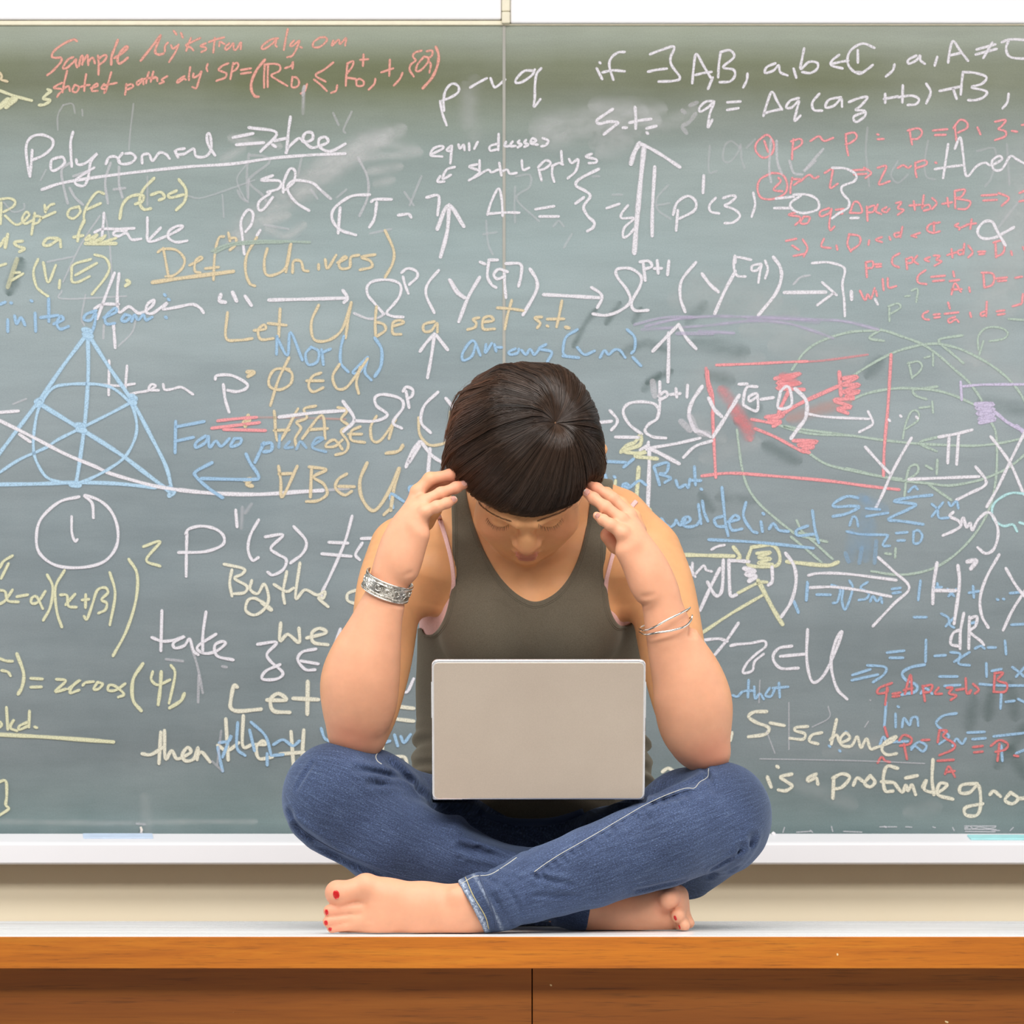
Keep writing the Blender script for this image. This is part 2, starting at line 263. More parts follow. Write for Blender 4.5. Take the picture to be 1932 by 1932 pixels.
# ---------------------------------------------------------------- chalk writing
# Each block is one written passage: crop origin and scale, then strokes (colour, width in px, [opacity]) as point lists.
CHALK = r'''
@ salmon pink chalk words beginning Sample dijkstra, top left|0 0 4.025
p 5.5: 583,312 560,300 480,335 410,390 395,430 425,440 465,440 460,475 400,540 360,570; 555,435 520,450 490,490 480,520 510,515 560,470 580,450 575,480 585,510; 600,500 612,440 628,425 630,460 625,490; 630,470 662,420 668,445 670,492; 670,470 698,440 712,450 720,480; 745,425 750,480 748,565; 745,450 790,420 810,430 790,465 755,490
p 6: 895,305 870,370 848,430 845,490; 870,440 920,410 970,365 955,355 920,390 895,440 900,482 930,472 970,440
p 6: 1218,270 1202,320 1185,360 1180,400 1205,415 1240,408; 1216,275 1150,360 1070,460
p 5: 1275,325 1255,350 1252,390; 1300,345 1312,370 1345,350; 1356,340 1330,400 1285,470; 1320,235 1340,262; 1375,252 1388,285; 1450,290 1430,340 1415,385; 1520,290 1460,318 1412,345 1450,362 1468,382; 1562,330 1522,350 1562,362 1560,380 1530,395; 1632,290 1625,350 1620,398; 1587,320 1640,300 1700,285; 1665,350 1670,318 1705,335; 1740,330 1712,358 1718,380 1750,355 1772,330 1775,372 1795,375 1830,322 1828,372
p 5: 470,630 430,650 410,670 460,675 475,690 450,712 435,735; 510,540 490,620 475,700; 485,672 520,655 530,690; 565,650 550,690 580,700 600,662 570,645; 655,565 645,622 640,690; 615,660 650,650 680,645; 690,670 740,655 735,635 705,660 700,690 740,690; 790,640 770,670 800,680 792,705; 845,550 825,620 800,700; 790,650 840,640 885,630; 960,640 955,690 950,718; 960,650 1000,640 1010,660 970,680; 1080,600 1040,625 1050,645 1085,610 1090,640; 1130,550 1115,600 1110,630; 1165,545 1150,600 1145,620; 1095,600 1180,585; 1150,600 1190,590 1195,615; 1270,580 1228,605 1245,622 1212,635
p 5: 1400,580 1352,610 1350,630 1395,598 1410,605; 1445,512 1436,570 1435,608; 1470,560 1467,590 1510,570 1530,545 1502,640 1490,670 1462,662; 1578,488 1568,515 1575,540; 1733,482 1690,500 1660,530 1690,545 1720,560 1710,590 1660,608 1645,615; 1772,480 1760,540 1750,600; 1770,490 1800,478 1810,500 1790,530 1762,545; 1830,532 1905,520; 1832,560 1905,550
@ salmon pink chalk words alg. on, above the bracketed formula|440 0 4.025
p 5: 340,292 290,300 230,340 217,368 242,370 300,330 328,300 320,340 330,355; 415,222 400,290 385,378; 460,310 432,342 450,350 502,310 490,350 452,420 412,435; 512,358 520,362; 660,285 612,320 610,358 660,355 710,310 700,285 660,285; 760,310 750,348 800,302 812,335 856,290 850,345
@ salmon pink bracketed chalk formula with crossed-out braces, top left|440 0 4.025
p 6.5: 240,455 180,530 140,620 140,690 165,730 190,735; 1540,358 1560,420 1550,500 1510,590 1440,670
p 5: 240,490 235,570 235,665; 265,490 262,580 262,660; 240,490 310,485 355,500 350,540 290,572 340,610 410,652; 395,518 440,500 455,470 450,520; 450,585 445,660 490,655 500,620 480,590 450,585; 560,640 545,690 515,710; 760,475 690,530 625,572 700,620; 615,605 665,645 710,690; 790,650 780,690 745,705; 868,480 860,560 855,650; 865,485 910,465 902,510 858,565; 858,590 930,600; 935,610 940,650 985,650 990,620 960,600 935,610; 990,415 985,500; 965,455 1025,450; 1080,600 1070,640 1030,680; 1190,455 1185,575; 1125,550 1215,520; 1285,555 1265,600 1220,650; 1430,385 1380,400 1365,430 1385,460 1350,490 1340,530 1370,580; 1450,430 1400,490 1390,540 1430,530 1480,470 1480,440 1450,430; 1470,390 1510,385 1510,420 1480,450 1500,490 1490,550
@ white chalk relation p tilde q across the board seam|440 0 4.025
w 6: 1590,762 1640,745 1700,710 1715,670 1690,640 1650,642 1612,690 1598,760 1600,840; 1572,770 1588,860 1620,950; 1800,665 1862,628 1925,595
w 6: 1955,595 1975,650 1998,660 2065,605; 2285,538 2210,540 2150,600 2150,630 2200,620 2270,570 2290,530; 2338,520 2305,560 2292,640 2290,740 2285,810 2332,755
@ white chalk words if exists A,B, top right of the seam|880 0 4.025
w 6: 990,520 1030,600; 1012,475 1016,480; 1200,395 1150,400 1100,440 1085,500 1115,605; 1035,550 1110,535 1200,542; 1395,412 1480,380 1578,355 1550,440 1560,500 1622,590 1570,615 1460,620; 1380,545 1450,530 1520,522; 1715,632 1725,520 1745,410 1800,500 1855,590; 1740,570 1800,555 1860,547; 1870,590 1835,675
@ white chalk formula with a,b in C, upper right|1320 0 3.157
w 6: 125,310 115,380 110,460; 125,310 180,300 205,340 140,400 200,415 210,450 180,485 120,490; 285,440 280,480 260,520; 450,378 400,400 390,435 440,420 470,390 480,430 522,450; 560,410 575,462; 622,290 610,350 602,412 650,370 700,375 700,410 660,435 612,430; 830,328 790,360 785,390 850,408; 782,382 850,367 885,362; 1040,285 970,260 900,300 880,360 900,410 950,440 1000,412 1030,388; 942,300 942,372; 925,430 965,432; 1160,385 1150,420 1110,455; 1290,332 1245,355 1245,380 1290,360 1312,332 1315,360 1340,380; 1415,340 1400,390; 1480,372 1490,300 1510,245 1550,300 1598,362; 1490,330 1560,315; 1650,295 1760,265; 1645,325 1768,292; 1742,255 1690,345; 1800,252 1850,235 1960,240; 1840,242 1825,290 1850,340 1950,352
@ white chalk line q equals Aq(az+b)+B, second line upper right|1320 0 3.157
w 6: 85,605 40,605 0,640 5,665 50,640 85,610 60,680 50,760 75,715; 165,610 242,605; 165,655 230,645; 380,690 400,620 430,548 460,600 490,652; 385,675 440,660 490,650; 590,585 540,600 515,640 550,640 590,602 577,660 565,720 600,690; 712,560 672,610 680,655 728,660; 840,580 770,595 750,640 800,630 842,590 848,635; 890,608 950,585 1000,580 960,630 930,655 980,660 985,690 940,725 920,718 922,692 985,668; 1105,560 1105,612; 1098,590 1180,575; 1210,510 1207,610; 1182,580 1260,570 1305,590 1290,620 1240,626; 1350,500 1376,550 1350,615; 1430,542 1560,515; 1510,530 1530,588; 1568,430 1560,500 1555,562; 1570,430 1640,435 1708,460 1680,500 1620,520 1708,545 1690,580 1640,597 1600,597; 1840,560 1832,610 1805,645
@ white chalk letters s.t. in an erased cloud right of the seam|880 0 4.025
w 7: 1110,830 1050,870 990,915 1010,940 1080,925 1150,930 1120,960 1045,1020; 1190,970 1215,970; 1280,815 1286,890 1285,975; 1240,932 1320,915 1400,905; 1370,975 1440,958; 1370,1008 1376,1014
w 9 .35: 1740,865 1690,930 1640,960 1670,1010; 1700,800 1750,780; 1640,840 1655,855
@ salmon pink chalk line with a circled one, right side|1320 0 3.157
r 5: 390,805 340,850 335,900 380,940 430,915 442,860 415,810 390,805; 385,840 408,905; 558,830 552,900 550,948; 545,842 600,828 606,860 560,890; 660,840 710,812 740,840 795,822; 870,800 875,870 885,925; 870,800 920,790 935,820 900,850 870,860; 1058,800 1065,803; 1060,830 1095,828; 1250,772 1257,820 1265,860; 1240,778 1300,765 1325,790 1300,825 1260,830; 1390,778 1475,770; 1402,805 1465,803; 1520,750 1525,800 1530,840; 1512,762 1550,715 1590,728 1592,762 1540,790; 1655,760 1672,800; 1760,725 1822,715 1800,750 1780,770 1820,782 1820,812 1760,835; 1860,780 1890,785; 1920,745 1960,738
@ salmon pink chalk line with a circled two, right side|1320 0 3.157
r 5: 430,1030 360,1070 345,1130 370,1180 440,1185 510,1150 520,1090 490,1040 430,1030; 470,1060 482,1082 440,1130 492,1140; 552,1060 542,1110 540,1150; 555,1068 602,1070 562,1102; 600,1080 650,1042 682,1062 708,1052; 745,1030 790,1008 785,1060 778,1120 822,1095; 910,1015 1000,1010; 920,1040 992,1035; 980,1000 1022,1030 988,1060; 1060,1000 1112,990 1082,1060 1070,1100 1132,1080; 1180,1000 1212,985 1240,1000 1258,990; 1285,970 1285,1020 1292,1055; 1285,970 1340,955 1350,980 1290,1002; 1404,968 1410,971
@ white chalk word then over the pink lines, right edge|1320 0 3.157
w 6: 1480,860 1465,960 1450,1060; 1402,1008 1480,995 1562,985; 1520,885 1552,818 1570,930 1590,1050 1650,990 1700,970 1735,985 1800,950 1782,930 1742,960 1752,1010 1800,1008 1850,932 1890,950 1950,985
@ faint ghost letters half erased among the pink lines|1320 0 3.157
w 5 .22: 60,870 55,1020 100,1020; 240,880 190,842 150,870 140,950 180,965 230,905 245,860 250,950 268,1000; 280,880 330,830; 1000,760 990,900 1010,1110; 1360,840 1340,960 1350,1050 1400,1070; 1180,960 1140,1040 1180,1090 1240,1040; 1650,900 1760,890 1740,1050 1700,1110; 1830,860 1845,1100; 1760,1380 1932,1160
w 6 .5: 425,830 414,1000 425,1085; 458,840 462,960 490,1040; 735,890 620,1020 690,960; 535,960 560,1030 610,1040
@ white chalk ending equals 0 and closing brace|1320 0 3.157
w 6: 455,1183 560,1172; 445,1240 550,1240; 560,1160 640,1160 700,1190 705,1245 620,1270 555,1250 542,1210 600,1168; 790,1000 870,1005 930,1040 920,1080 850,1110 850,1150 890,1200 880,1240 830,1270 790,1300; 95,1180 60,1220 65,1260 115,1272; 140,1180 190,1165 215,1175 180,1208 150,1225 210,1250 240,1288 200,1325 150,1330; 320,1150 330,1220 310,1290; 25,1050 20,1150; 900,1300 945,1298
@ salmon pink chalk line so q equals Ap(az+b)+B|1320 0 3.157
r 5: 580,1262 530,1280 590,1290 600,1310 570,1340; 620,1290 600,1328 640,1330 655,1295 620,1290; 770,1240 720,1260 722,1290 770,1270 785,1245 772,1330 778,1372 802,1350; 812,1250 857,1245; 815,1275 850,1272; 895,1268 920,1205 950,1212 965,1265 895,1268; 995,1232 1000,1315; 995,1240 1040,1225 1035,1260 1000,1267; 1060,1220 1050,1258 1080,1275; 1112,1235 1085,1252 1110,1265 1130,1245; 1170,1210 1202,1205 1180,1240 1215,1252 1180,1280; 1250,1225 1312,1220; 1275,1200 1282,1250; 1335,1165 1325,1240; 1328,1230 1365,1220 1372,1245 1335,1255; 1385,1180 1412,1210 1385,1245; 1445,1215 1502,1205; 1475,1180 1482,1230; 1520,1140 1522,1240; 1520,1137 1580,1130 1560,1170 1530,1183 1610,1200 1590,1243 1540,1245; 1680,1165 1770,1160; 1690,1195 1770,1190; 1780,1150 1842,1180 1800,1225; 1905,1150 1950,1130; 1905,1200 1950,1190
@ salmon pink chalk line C, D, c, d in C s.t.|1320 400 3.157
r 5: 515,172 575,160; 552,200 590,225; 560,262 622,250; 615,165 642,215 620,265; 740,160 725,205 780,215; 815,200 820,225; 890,135 880,190 900,235; 890,132 950,145 952,190 900,230; 1010,170 1005,195; 1085,150 1050,165 1085,180; 1130,150 1136,165; 1207,90 1195,150; 1195,122 1160,130 1170,150 1195,140; 1262,142 1312,125; 1268,142 1290,150; 1430,62 1370,75 1355,108 1390,125 1430,115; 1395,62 1396,120; 1540,70 1520,82 1550,95 1545,105; 1560,92 1600,75; 1620,45 1612,100; 1590,76 1645,68
@ salmon pink chalk line p equals Cp(cz+d)+D|1320 400 3.157
r 5: 990,300 996,388; 990,300 1030,295 1030,330 1000,335; 1045,312 1080,310; 1050,327 1080,325; 1190,247 1150,272 1150,312 1187,330; 1230,280 1236,340; 1230,282 1265,270 1266,300 1240,305; 1295,262 1276,290 1300,310; 1370,270 1340,282 1366,295; 1395,260 1430,262 1410,285 1440,295 1400,320; 1475,257 1530,240; 1500,222 1506,270; 1577,190 1570,250; 1570,225 1540,232 1545,255 1570,245; 1600,200 1626,240 1600,270; 1660,237 1700,235; 1665,252 1695,249; 1762,190 1766,270; 1750,182 1800,172 1816,215 1800,250 1765,265; 1855,235 1860,255; 1925,210 1950,250
@ salmon pink chalk line with C equals one over A|1320 400 3.157
r 5: 955,470 985,525 1000,490 1020,515 1042,455; 1050,472 1056,500; 1090,400 1096,465; 1120,395 1125,450 1170,442; 1345,347 1302,380 1302,420 1350,430; 1380,387 1460,380; 1390,412 1455,406; 1510,355 1516,385; 1490,412 1545,405; 1500,490 1520,425 1555,475; 1502,462 1560,460; 1605,450 1610,475; 1690,370 1696,450; 1680,362 1740,365 1755,400 1740,435 1700,450; 1765,397 1830,390; 1775,412 1825,408; 1880,392 1920,386
@ salmon pink chalk line with c equals one over a|1320 400 3.157
r 5: 1360,592 1330,610 1335,635 1365,642; 1395,612 1430,608; 1398,630 1430,626; 1480,540 1490,575; 1460,607 1540,598; 1520,625 1482,640 1490,660 1525,640 1542,655; 1610,600 1616,625; 1710,535 1706,620; 1700,592 1675,602 1680,620 1705,610; 1770,592 1815,586; 1775,612 1815,606; 1865,562 1915,548; 1925,490 1920,540
@ white chalk alpha at the right edge|1320 400 3.157
w 7: 1870,92 1820,120 1750,155 1680,155 1655,112 1690,62 1740,58 1770,110 1820,198
@ white chalk Y to the bracketed q with arrow, right of centre|1320 400 3.157
w 8: 90,605 150,470 212,355; 15,370 60,430 110,475; 210,265 210,300; 440,270 480,330 485,400 450,490 350,615
w 6: 305,285 215,272 205,340 225,380 272,385; 365,310 315,320 312,350 345,345 368,312 357,370 350,420; 390,292 406,340 390,395; 730,420 815,495; 800,482 700,555; 670,305 760,300 840,320 865,350 850,430 860,520 865,620; 1045,520 1060,550
w 8: 505,480 750,478; 903,475 905,520
w 5 .5: 560,430 600,390 655,378
@ pale green chalk letters beside the arcs, far right|1320 400 3.157
g 5: 1130,565 1130,650; 1125,562 1180,545 1195,570 1140,605; 1225,502 1250,500; 1262,468 1298,460 1290,535; 1690,770 1665,850; 1660,820 1660,740 1710,690 1790,690 1835,720 1810,755 1725,770; 1840,637 1950,645; 1245,898 1265,990; 1240,902 1300,890 1325,920 1300,960 1265,985; 1340,868 1370,860; 1390,830 1390,915; 1210,1350 1225,1270 1260,1190 1300,1190 1300,1240 1230,1290; 1310,1167 1370,1160; 1385,1130 1390,1195
@ pale green chalk arcs and big loop, right side|1320 400 3.157
g 6: 550,940 620,840 700,780 800,740 900,715 1000,708 1090,705 1200,740 1330,790 1430,860 1520,940 1600,1010 1660,1090 1682,1130; 1080,700 1010,750 1095,768; 880,1000 1000,920 1150,840 1280,800 1380,785 1450,790 1560,820 1700,890 1800,960 1880,1040 1932,1120 1990,1240; 1565,735 1440,755 1430,780 1500,840 1570,900; 900,1120 1000,1080 1130,1055 1250,1050 1400,1062 1520,1095 1640,1150; 1415,1040 1340,1050 1270,1060 1290,1095 1350,1115; 450,1260 560,1300 700,1325 880,1330 1100,1360 1300,1380 1500,1390 1650,1392 1800,1375 1950,1342; 500,1275 650,1300 850,1325; 1420,1340 1310,1375 1410,1425; 640,1430 750,1500 900,1540 1080,1575 1200,1590
@ pale green chalk loops crossing the blue sum, right side|1520 700 3.864
g 6: 300,710 550,770 700,800 900,820 1050,835 1250,800 1400,745 1500,690 1620,590; 900,830 1060,940; 1350,370 1385,450 1395,600 1385,800 1340,1000 1240,1180 1100,1330 950,1430 800,1475 650,1485 480,1460; 720,910 735,780 760,700 810,685 820,730 780,770 720,800; 875,690 920,715; 960,650 955,750; 580,1330 620,1335; 655,1295 652,1360
@ pale green chalk tail curling down through well defined|1120 700 3.864
g 6: 1045,430 1060,560 1080,700 1120,840 1200,960 1320,1070 1420,1150 1500,1200 1700,1245; 1440,1210 1550,1300 1660,1395; 1480,1090 1520,1170 1620,1260 1740,1370; 1500,1180 1620,1200
@ red-pink chalk rectangle with arrows, right of centre|1120 700 3.864
r 7: 830,0 840,80 868,180 870,300 875,480 890,775; 790,765 1000,745 1300,765 1700,800 2000,840 2225,865
r 7 .8: 820,-20 830,100 860,200; 865,300 870,420
@ red-pink chalk top and right sides of the rectangle|1320 400 3.157
r 6: 100,912 300,905 500,895 640,890
r 5 .6: 600,892 735,885 1000,850
r 7: 1140,850 1122,1150 1100,1400 1095,1570
@ solid red-pink chalk arrowheads inside the rectangle|1320 400 3.157
r 9: 450,992 600,962 462,1020 600,1020 462,1048 620,1058; 540,1050 490,1150 470,1200; 395,1222 500,1212 410,1240 480,1250 440,1275; 480,1210 600,1140 820,1040; 832,955 842,1090; 850,992 940,982 852,1030 950,1030 855,1072 950,1068 870,1100 920,1110 802,1122 900,1160 822,1172 880,1198; 560,1362 700,1368 585,1390 680,1398 612,1418 650,1432
r 7: 310,1235 390,1250 450,1260; 330,1290 450,1340 560,1400 620,1430
r 30 .42 s: 140,1070 200,1150 260,1230 300,1290; 200,1180 260,1260 290,1330
r 22 .5 s: 230,1240 280,1280; 500,980 560,1010
p 36 .22 s: 560,1220 700,1180 860,1140
@ lilac chalk arcs and smear over the rectangle|1320 400 3.157
l 9 .5 s: -320,680 -150,640 0,625 150,622 400,630 600,640 850,650 1060,700
l 9 .45 s: -340,700 0,680 300,650 500,660 650,700 790,750; 0,710 200,722
l 14 .35 s: 300,640 500,630 700,655
@ lilac chalk square with lines, far right edge|1520 700 3.864
l 6: 1150,112 1300,100 1620,98; 1130,80 1137,210
l 10: 1240,242 1370,242 1242,270 1372,282 1252,310 1372,320 1262,350 1382,352 1272,375
l 8: 1380,300 1480,380 1620,450; 1540,400 1620,480
@ white chalk Y arrow X with capital pi, right side|1520 700 3.864
w 7: 435,555 520,650 615,750; 770,490 700,610 620,760 560,900 510,1000; 1045,480 1035,670; 1115,460 1100,680; 1350,480 1420,570 1500,690 1590,900; 1600,440 1500,640 1400,850 1320,990; 750,790 1000,780 1262,770
w 7: 970,482 1090,460 1212,430; 1240,700 1310,790 1300,840 1200,890 1100,940
@ white chalk small arrow and dots, right of the bracketed g minus one|1520 700 3.864
w 6: 0,310 150,335 460,350; 455,295 490,380 440,420 390,445; 606,355 614,365; 690,326 696,332; 806,335 816,345
@ white chalk word sing below the X|1520 700 3.864
w 7: 1075,1030 1050,1060 1110,1090 1130,1130 1070,1170 1002,1198; 1130,1115 1150,1070 1172,1140 1200,1110 1215,1160 1260,1080 1335,1030 1390,1110 1402,1200 1370,1300 1310,1330 1255,1288
@ turquoise chalk G cut by the right edge|1520 700 3.864
t 6: 1620,900 1500,890 1400,940 1360,1000 1370,1080 1440,1130 1510,1120 1540,1168; 1560,1105 1620,1125
@ blue chalk sum of powers with sigma, right side|1520 700 3.864
b 7: 380,925 300,915 212,960 212,990 330,985 390,992 300,1040 200,1060; 920,905 780,920 642,950 800,972 745,1010 602,1080 700,1095 855,1118
b 6: 320,1125 345,1062 372,1080 382,1130; 440,1002 540,1010; 442,1060 600,1035; 750,880 790,842 815,862; 920,970 960,1010 972,1070 1040,1070; 1000,960 920,1060; 1042,960 1060,985 1100,950 1112,1000; 600,1200 562,1270 612,1275; 660,1182 740,1176; 670,1237 720,1235; 787,1172 787,1252 830,1250 850,1200 820,1162 787,1172; 300,1170 400,1190 590,1195
b 9 .5: 290,1330 312,1390; 410,1290 390,1400; 515,1240 502,1400
b 30 .2 s: 420,930 560,1000; 340,1200 330,1350; 480,1120 440,1350; 440,960 400,1260
@ blue chalk product line 1 minus x times S, lower right|1520 700 3.864
b 6: 12,1540 5,1670; 80,1630 180,1632; 190,1560 250,1590 232,1680 200,1692; 320,1530 342,1590 290,1738 265,1680 272,1600; 450,1540 400,1580 460,1622 440,1660 388,1670; 470,1680 490,1642 520,1680 548,1650 556,1690; 630,1590 690,1582; 635,1620 690,1613; 837,1530 820,1670; 960,1550 966,1600; 930,1582 990,1576; 1035,1590 1080,1640; 1095,1592 1042,1640; 1220,1570 1226,1650; 1190,1617 1260,1606; 1395,1665 1402,1668; 1440,1662 1446,1664; 1490,1620 1560,1614; 790,1795 880,1795; 990,1770 1040,1800 1050,1850 1080,1870; 1080,1800 1022,1860; 1200,1840 1250,1830; 1500,1850 1600,1845
@ white chalk double arrow and H( , lower right|1520 700 3.864
w 6.5: 20,1490 100,1475 300,1480 660,1525; 20,1580 200,1575 400,1600 620,1645; 530,1360 640,1460 755,1580 640,1700 490,1860
w 8: 957,1400 932,1560 926,1695; 1110,1420 1120,1560 1082,1840; 945,1600 1090,1602
w 7: 1410,1340 1320,1500 1272,1650 1282,1780 1330,1870; 1460,1440 1530,1560 1610,1660; 1620,1570 1510,1740 1440,1888
w 10: 1180,1390 1245,1382 1205,1440
@ white chalk letters dR, lower right|1250 1100 2.833
w 7: 1610,162 1592,260 1590,350; 1590,250 1552,270 1540,325 1582,338; 1640,182 1636,350; 1640,190 1680,180 1672,230 1642,260 1700,310 1716,330
@ white chalk line for all z in U, lower right|1250 1100 2.833
w 7: 220,305 300,298 345,312; 405,215 340,310 265,400; 200,275 235,345 282,418; 365,335 395,328; 690,337 620,350 590,400 630,455 725,455; 630,392 760,380; 775,250 770,400 790,510 820,530 870,480 930,350 960,258 925,310 900,430 930,560 985,620
w 6: 395,328 470,322 542,310 550,340 500,380 450,430 430,480 480,468 492,420 540,380
@ blue chalk line equals 1 minus x to n plus 1, lower right|1250 1100 2.833
b 6: 1015,492 1110,462; 1012,520 1150,490; 1095,440 1190,450 1182,490 1125,530; 1200,372 1290,362; 1215,400 1285,400; 1408,305 1405,420; 1455,390 1512,386; 1540,370 1590,380 1582,430 1640,440; 1640,370 1560,420; 1670,350 1700,337 1720,350; 1740,345 1780,345; 1830,310 1836,380
@ blue chalk line S n equals a fraction, lower right|1250 1100 2.833
b 7: 1400,437 1330,450 1282,480 1300,518 1355,545 1352,580 1280,597
b 6: 1380,590 1402,562 1430,580 1440,592; 1480,500 1575,500; 1507,550 1590,545; 1730,430 1732,500; 1760,470 1810,460; 1870,450 1910,480 1930,500; 1935,450 1890,500; 1695,540 1800,548 1950,548; 1810,590 1806,670; 1835,635 1880,630; 1900,620 1940,640
@ blue chalk limit of S n, bottom right|1250 1100 2.833
b 6: 1195,640 1185,770; 1245,700 1246,770; 1258,660 1262,663; 1280,770 1290,722 1320,760 1332,722 1360,720 1366,762; 1570,697 1500,710 1462,750 1500,790 1530,820 1480,860; 1550,870 1570,832 1600,860 1620,832; 1630,800 1720,796; 1657,835 1725,830; 1770,820 1950,800; 1810,870 1816,950; 1890,910 1940,890; 1160,870 1180,822 1200,860; 1230,850 1310,846; 1330,880 1370,850 1410,870 1390,900 1350,872 1330,890; 980,795 984,799; 890,870 894,874; 945,895 949,899
@ red chalk line q equals Ap(az+b) B, lower right|1250 1100 2.833
R 5.5: 1225,535 1160,560 1150,590 1200,582 1200,560 1190,650; 1230,592 1270,586; 1230,607 1265,603; 1295,592 1325,490 1332,590; 1290,572 1335,562; 1390,550 1402,630; 1395,552 1440,545 1430,580 1400,585; 1475,560 1455,590 1492,592; 1520,560 1550,560 1530,590 1570,602 1540,625; 1570,572 1610,566; 1620,510 1626,590 1650,570 1640,590; 1660,540 1690,570 1670,590; 1775,490 1770,580; 1775,482 1820,480 1790,520 1840,540 1830,580 1770,582
@ red chalk fraction P A with P at the bottom right|1250 1100 2.833
R 5.5: 1187,770 1202,820; 1290,860 1306,940; 1265,840 1290,812 1330,830 1320,860 1270,870; 1385,840 1425,838; 1480,790 1470,850; 1480,787 1520,790 1500,820 1560,860 1550,890 1480,920; 1470,950 1555,945; 1510,1020 1530,980 1562,1035; 1515,1010 1560,1005; 1660,877 1710,871; 1665,905 1710,901; 1800,860 1790,950; 1755,870 1800,840 1845,860 1830,890 1780,902; 1150,960 1170,930 1190,950 1215,957; 1880,922 1900,926
@ blue chalk word that beside the woman's elbow|1250 1100 2.833
b 6: 375,600 400,607 430,580 480,576; 460,520 456,610; 490,555 495,618 520,592 540,620; 572,562 550,600 580,605 600,565; 622,535 626,610; 590,562 670,555
@ cream chalk word S-scheme, lower right|1250 1100 2.833
c 8: 555,687 490,690 460,715 500,745 565,772 550,808 460,822
c 7: 575,748 650,762; 775,767 715,772 710,790 760,806 750,835 680,830; 850,800 800,812 785,845 830,860; 930,730 902,860; 897,838 930,812 950,852 1000,830 980,802 950,832 960,868 1010,870 1040,822 1060,880 1090,832 1110,885 1140,880 1220,850 1250,820 1190,850 1172,890 1200,918 1250,912; 372,800 362,842
@ cream chalk words is a profinite group, bottom right|1250 1100 2.833
c 8: 560,1037 580,1090; 612,980 617,985; 690,1022 630,1035 660,1060 692,1085 660,1110 620,1106; 820,1022 780,1040 780,1060 820,1042 830,1075; 915,1040 910,1150; 910,1042 960,1020 1000,1040 960,1090 915,1102; 1020,1080 1040,1042 1070,1060; 1110,1030 1080,1070 1110,1090 1135,1062 1110,1030; 1255,990 1200,980 1180,1040 1190,1110 1230,1112; 1170,1062 1230,1066; 1240,1070 1280,1118 1300,1080 1312,1110 1332,1080 1352,1130; 1300,1042 1360,1030; 1445,945 1440,1050 1450,1130; 1390,1090 1410,1052 1400,1105 1470,1118 1520,1080 1482,1072 1470,1130 1550,1155
c 8: 1680,1072 1600,1080 1590,1120 1640,1120 1688,1082 1700,1180 1680,1240 1622,1240 1620,1200 1710,1180; 1750,1130 1770,1112 1805,1140; 1860,1120 1830,1160 1870,1180 1900,1150 1860,1120; 1900,1152 1950,1150; 0,1008 30,990 60,1005 100,1010
@ pale yellow chalk arrow and square, right of the woman's shoulder|1120 700 3.864
y 9: 640,1340 830,1345 1020,1350; 1020,1285 1065,1350 1045,1380; 1410,1390 1500,1400 1700,1418 1780,1395
y 8: 1150,1285 1300,1272 1355,1340 1330,1420 1150,1422 1120,1380 1150,1290; 1190,1330 1290,1322 1200,1360 1290,1370 1200,1400 1300,1410
y 7: 790,1910 1000,1770 1240,1630; 1050,1620 1200,1545 1262,1540; 740,1940 850,1870
y 10: 1200,1530 1300,1720 1375,1845
@ pale yellow chalk blob and bar behind the right shoulder|1120 700 3.864
y 9: 200,590 240,545 300,520 342,470 335,540 222,580 300,600 380,592 300,620 462,640; 328,705 310,960
y 7: 160,800 155,850; 408,1005 414,1015
@ white chalk omega to the p plus 1 of Y bracket, right of her head|1120 700 3.864
w 7: 0,380 130,367; 120,290 170,350 165,390 130,430; 160,482 330,485; 350,460 260,390 215,300 250,242 340,225 440,240 475,290 460,350 400,390 375,440 430,480 525,490; 482,80 482,260 465,335; 475,182 520,150 537,180 480,212; 560,172 630,165; 600,130 606,190; 685,105 680,190
w 9: 790,115 720,220 695,320 730,420 745,440; 840,200 880,280 930,330; 1060,180 960,340 870,480; 1470,130 1550,220 1545,340 1490,420 1440,490; 405,560 405,700 395,1000
w 7: 740,430 800,450 850,480; 420,560 600,530 775,490; 860,510 740,550 655,630; 1190,115 1115,122 1090,230 1110,260 1190,290 1195,190 1180,165 1132,190 1140,220 1190,190; 1220,207 1310,195; 1360,160 1345,270 1440,250 1430,132 1400,115 1362,150; 1060,97 1118,95; 400,520 385,570; 340,575 400,540
w 9: 400,560 500,610 620,675
w 14 .45: 640,370 700,430; 430,80 445,180; 700,330 760,440 830,460
@ blue chalk word But beside the shoulder|1120 700 3.864
b 7: 440,700 460,760 480,830; 450,690 540,670 530,740 480,752 560,780 520,812; 600,800 622,850 670,830 690,850 702,790; 735,700 742,830; 700,797 780,800; 783,860 788,864; 100,660 232,667; 290,642 220,700; 85,760 110,880; 150,770 156,776; 215,830 210,862 260,850 240,822 215,830 260,850 330,800 380,830
@ blue chalk words well defined underlined|1120 700 3.864
b 7: 495,1078 525,1118 560,1137 592,1112 600,1088 625,1122 650,1112 668,1082; 650,1118 702,1092 690,1064 655,1076 642,1112 682,1137 745,1126 775,1092; 764,975 772,1040 782,1112; 792,950 806,1030 832,1094; 935,850 960,1100 980,1200; 940,1060 882,1080 900,1130 960,1135; 980,1100 1060,1080 1030,1052 990,1100 1010,1160 1080,1152; 1110,960 1092,1060 1150,1160 1190,1180; 1220,1100 1230,1170; 1234,1038 1240,1044; 1280,1150 1310,1112 1350,1160 1420,1170; 1595,1020 1612,1150 1640,1250; 1560,1130 1482,1160 1490,1200 1600,1190
